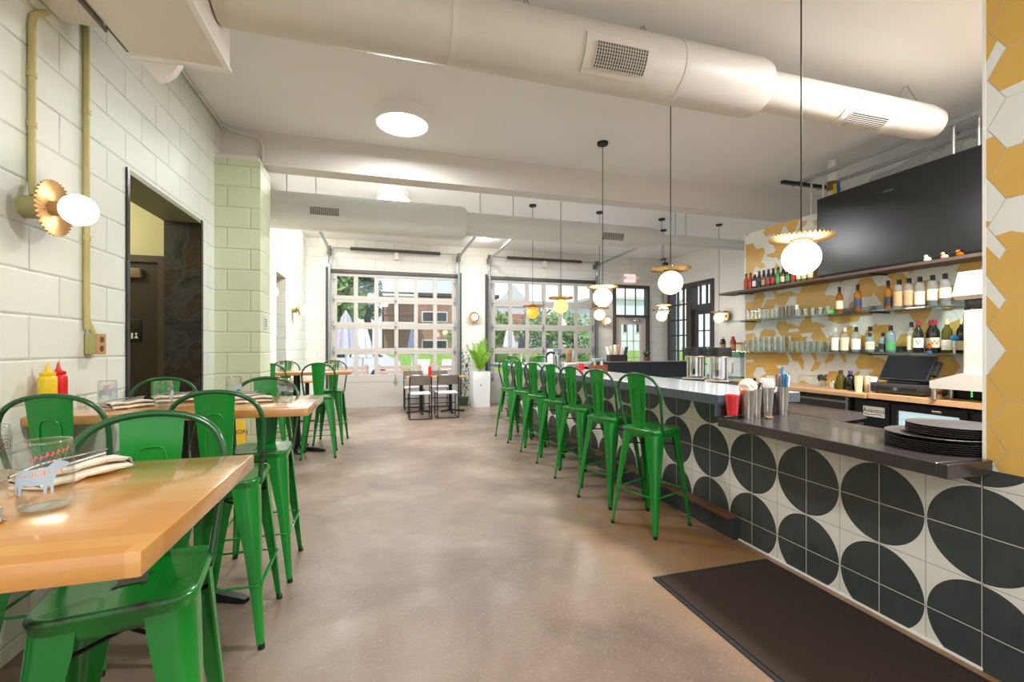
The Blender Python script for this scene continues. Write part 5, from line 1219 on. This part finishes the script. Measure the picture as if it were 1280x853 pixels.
MB().tube([(XL+.016, 2.585, 2.81), (XL+.016, 2.60, 2.87), (XL+.016, 2.68, 2.94)], .014, 10, smooth=3).build('bend', 'olive_conduit', bpy.data.objects['electrical_conduit'])
t = thing('outlet_box', 'tan outlet box at the foot of the right-hand conduit on the left wall', 'outlet', (XL, 3.03, 1.37))
MB().span((.002, -.04, -.055), (.055, .04, .055), bev=.004).build('box', 'olive_box', t, smooth=0); MB().span((.055, -.042, -.057), (.062, .042, .057), bev=.002).build('cover', 'outlet_tan', t, smooth=0); m = MB()
for zz in (-.025, .025): m.cyl((.06, 0, zz), (.0645, 0, zz), .017, n=14)
m.build('socket', P('socket_dark', '5a3c28', .5), t)
conduit('pale conduit along the top of the left wall and down the pillar', [(XL+.02, 3.05, ZC-.02), (XL+.02, 4.9, ZC-.02), (XL+.05, 5.1, ZC-.03), (-1.35, 5.17, ZC-.06), (-1.2, 5.175, ZC-.08), (-1.15, 5.175, ZC-.16), (-1.15, 5.175, 3.26)], 'beam_paint', .012)
conduit('thin conduit above the small sconce on the far left wall', [(XL+.012, 9.05, 2.08), (XL+.012, 9.05, 3.2)], 'white_paint', .008)
t = thing('wall_notice', 'small grey notice on the aisle side of the block pillar', 'notice', (-1.13, 5.2, 1.6)); MB().box((.003, 0, 0), (.006, .12, .12)).build('card', P('notice_grey', 'c9c6c2', .6), t); m = MB()
for k in range(4): m.box((.0065, .0, .035-.022*k), (.002, .08-.015*(k % 2), .009))
m.build('print', 'label_black', t, smooth=0)

# ================================================================== OUTSIDE
struct(MB().span((-30, 10.9, -.2), (40, 15.5, -.04)).build('ground', 'paving')); struct(MB().span((-40, 15.5, -.25), (60, 24, -.08)).build('ground', 'asphalt'))
m = MB(); m.prism([(-50, 24, -.1), (-50, 27.5, .95), (-50, 60, 1.3), (-50, 60, -.3), (-50, 24, -.3)], (120, 0, 0)); o = m.build('lawn', 'grass', None, smooth=0); struct(o)
def building(label, x0, x1, y, z0, z1, mat, roofmat, wins, d=8):
    t = thing('house', label, 'building', (0, y, 0))
    MB().span((x0, 0, z0-1), (x1, d, z1)).build('wall', mat, t, smooth=0)
    MB().span((x0-.25, -.25, z1), (x1+.25, d, z1+.25)).build('roof', roofmat, t, smooth=0)
    for (a, za, w, h) in wins:
        f = MB().span((a, -.05, za), (a+w, 0, za+h)).build('window', 'white_enamel', t, smooth=0)
        m = MB(); k = max(1, int(w/.75))
        for i in range(k): m.span((a+.08+i*w/k, -.07, za+.08), (a+(i+1)*w/k-.08, -.05, za+h-.08))
        m.build('pane', 'car_glass', f, smooth=0)
    return t
b = building('brick apartment house across the street with white window bands', .2, 8.6, 34, .8, 5.1, 'brick', 'frame_dark', [(3.0, 1.1, 1.9, .8), (3.0, 3.2, 1.9, .8), (5.6, 3.2, 1.6, .8), (5.6, 1.1, 1.6, .8)])
m = MB(); m.span((.2, -1.6, 2.9), (2.4, 0, 3.1)).span((.2, -1.6, 4.9), (2.4, 0, 5.05)); m.build('balcony_slab', 'white_enamel', b, smooth=0)
m = MB()
for x in (.25, 1.3, 2.35): m.span((x-.06, -1.55, .7), (x+.06, -1.45, 4.9))
m.build('balcony_post', 'frame_dark', b, smooth=0); m = MB(); m.span((.25, -1.56, 3.5), (2.35, -1.5, 3.58))
for k in range(16): m.span((.27+.135*k, -1.55, 3.1), (.3+.135*k, -1.52, 3.5))
m.build('balcony_rail', 'frame_dark', b, smooth=0); m = MB()
for k in range(5): m.span((.7, -2.8-.3*k, .3+.0), (2.0, -2.5-.3*k, 1.3-.18*k))
m.build('front_steps', 'paving', b, smooth=0)
b = building('pale house with a red-brown roof seen through the right garage door', 10.5, 15.5, 36, 0, 2.6, 'siding', 'roof_red', [(11.2, 1.2, 1.0, .9), (13.2, 1.2, 1.0, .9)])
m = MB(); m.prism([(10.2, -.4, 2.6), (10.2, 4, 4.4), (10.2, 8.4, 2.6)], (5.6, 0, 0)); m.build('gable_roof', 'roof_red', b, smooth=0)
b = building('tall pale grey house behind the red-roofed one', 12.0, 15.2, 46, 0, 6.0, 'siding', 'roof_red', [(13, 3.5, 1.2, 1.2)]); m = MB(); m.prism([(11.8, -.2, 6.0), (13.6, -.2, 8.0), (15.4, -.2, 6.0)], (0, 8, 0)); m.build('gable', 'siding', b, smooth=0)
building('white building with narrow windows at the right of the right garage door', 18.6, 27, 36, -.5, 5.6, 'car_white', 'siding', [(19.5, 2.6, .5, 1.4), (20.8, 2.6, .5, 1.4), (22.1, 2.6, .5, 1.4), (19.3, .4, 1.6, .9)])
def tree(label, x, y, z0, h, r, mat, n, seed, name='tree'):
    t = thing(name, label, 'tree', (x, y, z0), 0, 'trees across the street'); rnd = random.Random(seed)
    MB().tube([(0, 0, -.2), (.05*h*.3, 0, h*.3), (-.02*h, .05, h*.6)], [.05*h, .035*h, .02*h], 8).build('trunk', 'bark', t)
    m = MB(); cl = [(rnd.uniform(-.55, .55)*r, rnd.uniform(-.5, .5)*r, h*.42+rnd.uniform(0, .5)*h) for _ in range(9)]
    for i in range(n):
        c = rnd.choice(cl); d = Vector((rnd.gauss(0, 1), rnd.gauss(0, 1), rnd.gauss(0, .85))).normalized()*r*.55*rnd.uniform(.7, 1.05)
        p = Vector(c)+d; u = Vector((rnd.uniform(-1, 1), rnd.uniform(-1, 1), rnd.uniform(-1, 1))).normalized(); v = u.orthogonal().normalized(); s_ = r*rnd.uniform(.06, .13)
        m.poly([p+u*s_, p+v*s_*.6, p-u*s_, p-v*s_*.6])
    m.build('crown', mat, t, smooth=0, recalc=False)
tree('large leafy tree at the left behind the left garage door', -3.2, 27, .3, 8.2, 2.5, 'foliage', 4200, 1)
tree('narrow dark conifer right of the large leafy tree', -.75, 29.5, .6, 6.6, .85, 'foliage_dark', 2600, 2)
tree('round green tree in the middle of the right garage door view', 9.2, 24.5, .0, 3.4, 1.5, 'foliage', 1000, 3)
tree('bushy green tree at the left of the right garage door view', 6.5, 26, .4, 2.9, 1.3, 'foliage', 900, 4)
tree('green tree right of the round one in the right garage door view', 11.6, 26, .2, 3.0, 1.5, 'foliage', 900, 5)
tree('small shrub at the foot of the brick house', 4.8, 31, 1.0, 1.6, .8, 'foliage', 400, 6, 'shrub')
def umbrella(label, x, y, zt, L, R, mat):
    t = thing('patio_umbrella', label, 'umbrella', (x, y, 0), 0, 'closed patio umbrellas'); MB().cyl((0, 0, -.04), (0, 0, zt), .025).build('pole', 'white_enamel', t)
    m = MB(); n = 24; m.lathe([(.01, zt), (R*.35, zt-L*.18), (R*.75, zt-L*.6), (R, zt-L), (R*.7, zt-L-.02), (0, zt-L+.1)], n, amp=lambda r, k: 0)
    for v in m.bm.verts:
        a = math.atan2(v.co.y, v.co.x); f = 1+.16*math.sin(a*8); v.co.x *= f; v.co.y *= f
    m.build('closed_canopy', mat, t, smooth=50); MB().box((0, 0, -.01), (.4, .4, .06), bev=.01).build('foot', 'paving', t)
umbrella('closed lavender-grey patio umbrella at the left of the left garage door', -1.0, 15, 2.5, 1.25, .36, 'canvas_grey')
umbrella('closed white patio umbrella next to the lavender-grey one', -.55, 16.4, 2.3, 1.3, .34, 'canvas_white')
umbrella('slim closed blue-grey patio umbrella in front of the brick house', 1.15, 17, 2.05, .95, .17, P('canvas_blue', '7f86a8', .8))
umbrella('closed white patio umbrella in the left of the right garage door', 4.3, 15, 2.2, .85, .2, 'canvas_white')
umbrella('closed dark patio umbrella in the right garage door', 5.2, 16.5, 1.95, .75, .13, P('canvas_dark', '4a4d5c', .8))
t = thing('parked_car', 'white parked car behind the patio at the left', 'car', (-1.35, 18.5, -.08))
prof = [(-2.1, .35), (-2.1, .75), (-1.9, .95), (-1.1, 1.02), (-.55, 1.45), (1.0, 1.48), (1.75, 1.05), (2.1, .9), (2.15, .4)]
MB().prism([(x, -.85, z) for x, z in prof], (0, 1.7, 0)).build('body', 'car_white', t, smooth=20)
m = MB(); m.prism([(-.95, -.86, 1.05), (-.5, -.86, 1.38), (.2, -.86, 1.4), (.2, -.86, 1.05)], (0, .01, 0)).prism([(.3, -.86, 1.05), (.3, -.86, 1.4), (.95, -.86, 1.4), (1.5, -.86, 1.07)], (0, .01, 0)); m.build('side_window', 'car_glass', t, smooth=0)
for x in (-1.35, 1.35): MB().cyl((x, -.87, .33), (x, -.6, .33), .33, n=24).build('wheel', 'rubber', t)
for k, x in enumerate((-.9, .55, 2.0)):
    t = thing('patio_bench', f'pinkish slatted patio bench outside the left garage door, {["left", "middle", "right"][k]} one', 'bench', (x, 13.2, -.04), 0, 'slatted patio benches')
    for j in range(4): MB().span((-.62, 0, .38+.13*j), (.62, .03, .47+.13*j)).build('back_slat', 'pink_slat', t, smooth=0)
    for s_ in (-1, 1): MB().span((s_*.55-.03, -.03, 0), (s_*.55+.03, .06, .9)).build('post', 'pink_slat', t, smooth=0)
    MB().span((-.62, .06, .4), (.62, .5, .44)).span((-.58, .42, 0), (-.52, .48, .4)).span((.52, .42, 0), (.58, .48, .4)).build('seat', 'pink_slat', t, smooth=0)
for x, lab in ((1.25, 'left'), (2.05, 'right')):
    t = thing('garden_chair', f'white garden chair outside behind the low table, {lab} one', 'chair', (x, 14.5, -.04), -.5, 'white garden chairs')
    for j in range(5): MB().prism([(-.22+.09*j, 0, .35), (-.15+.09*j, 0, .35), (-.15+.09*j, .25, 1.0), (-.22+.09*j, .25, 1.0)], (0, .02, .0)).build('back_slat', 'canvas_white', t, smooth=0)
    MB().span((-.26, -.45, .32), (.26, .05, .36)).build('seat', 'canvas_white', t, smooth=0)
    for s_ in (-1, 1): MB().span((s_*.28-.03, -.45, 0), (s_*.28+.03, -.38, .55)).span((s_*.28-.03, .05, 0), (s_*.28+.03, .12, .5)).span((s_*.28-.05, -.48, .53), (s_*.28+.05, .15, .56)).build('arm_frame', 'canvas_white', t, smooth=0)
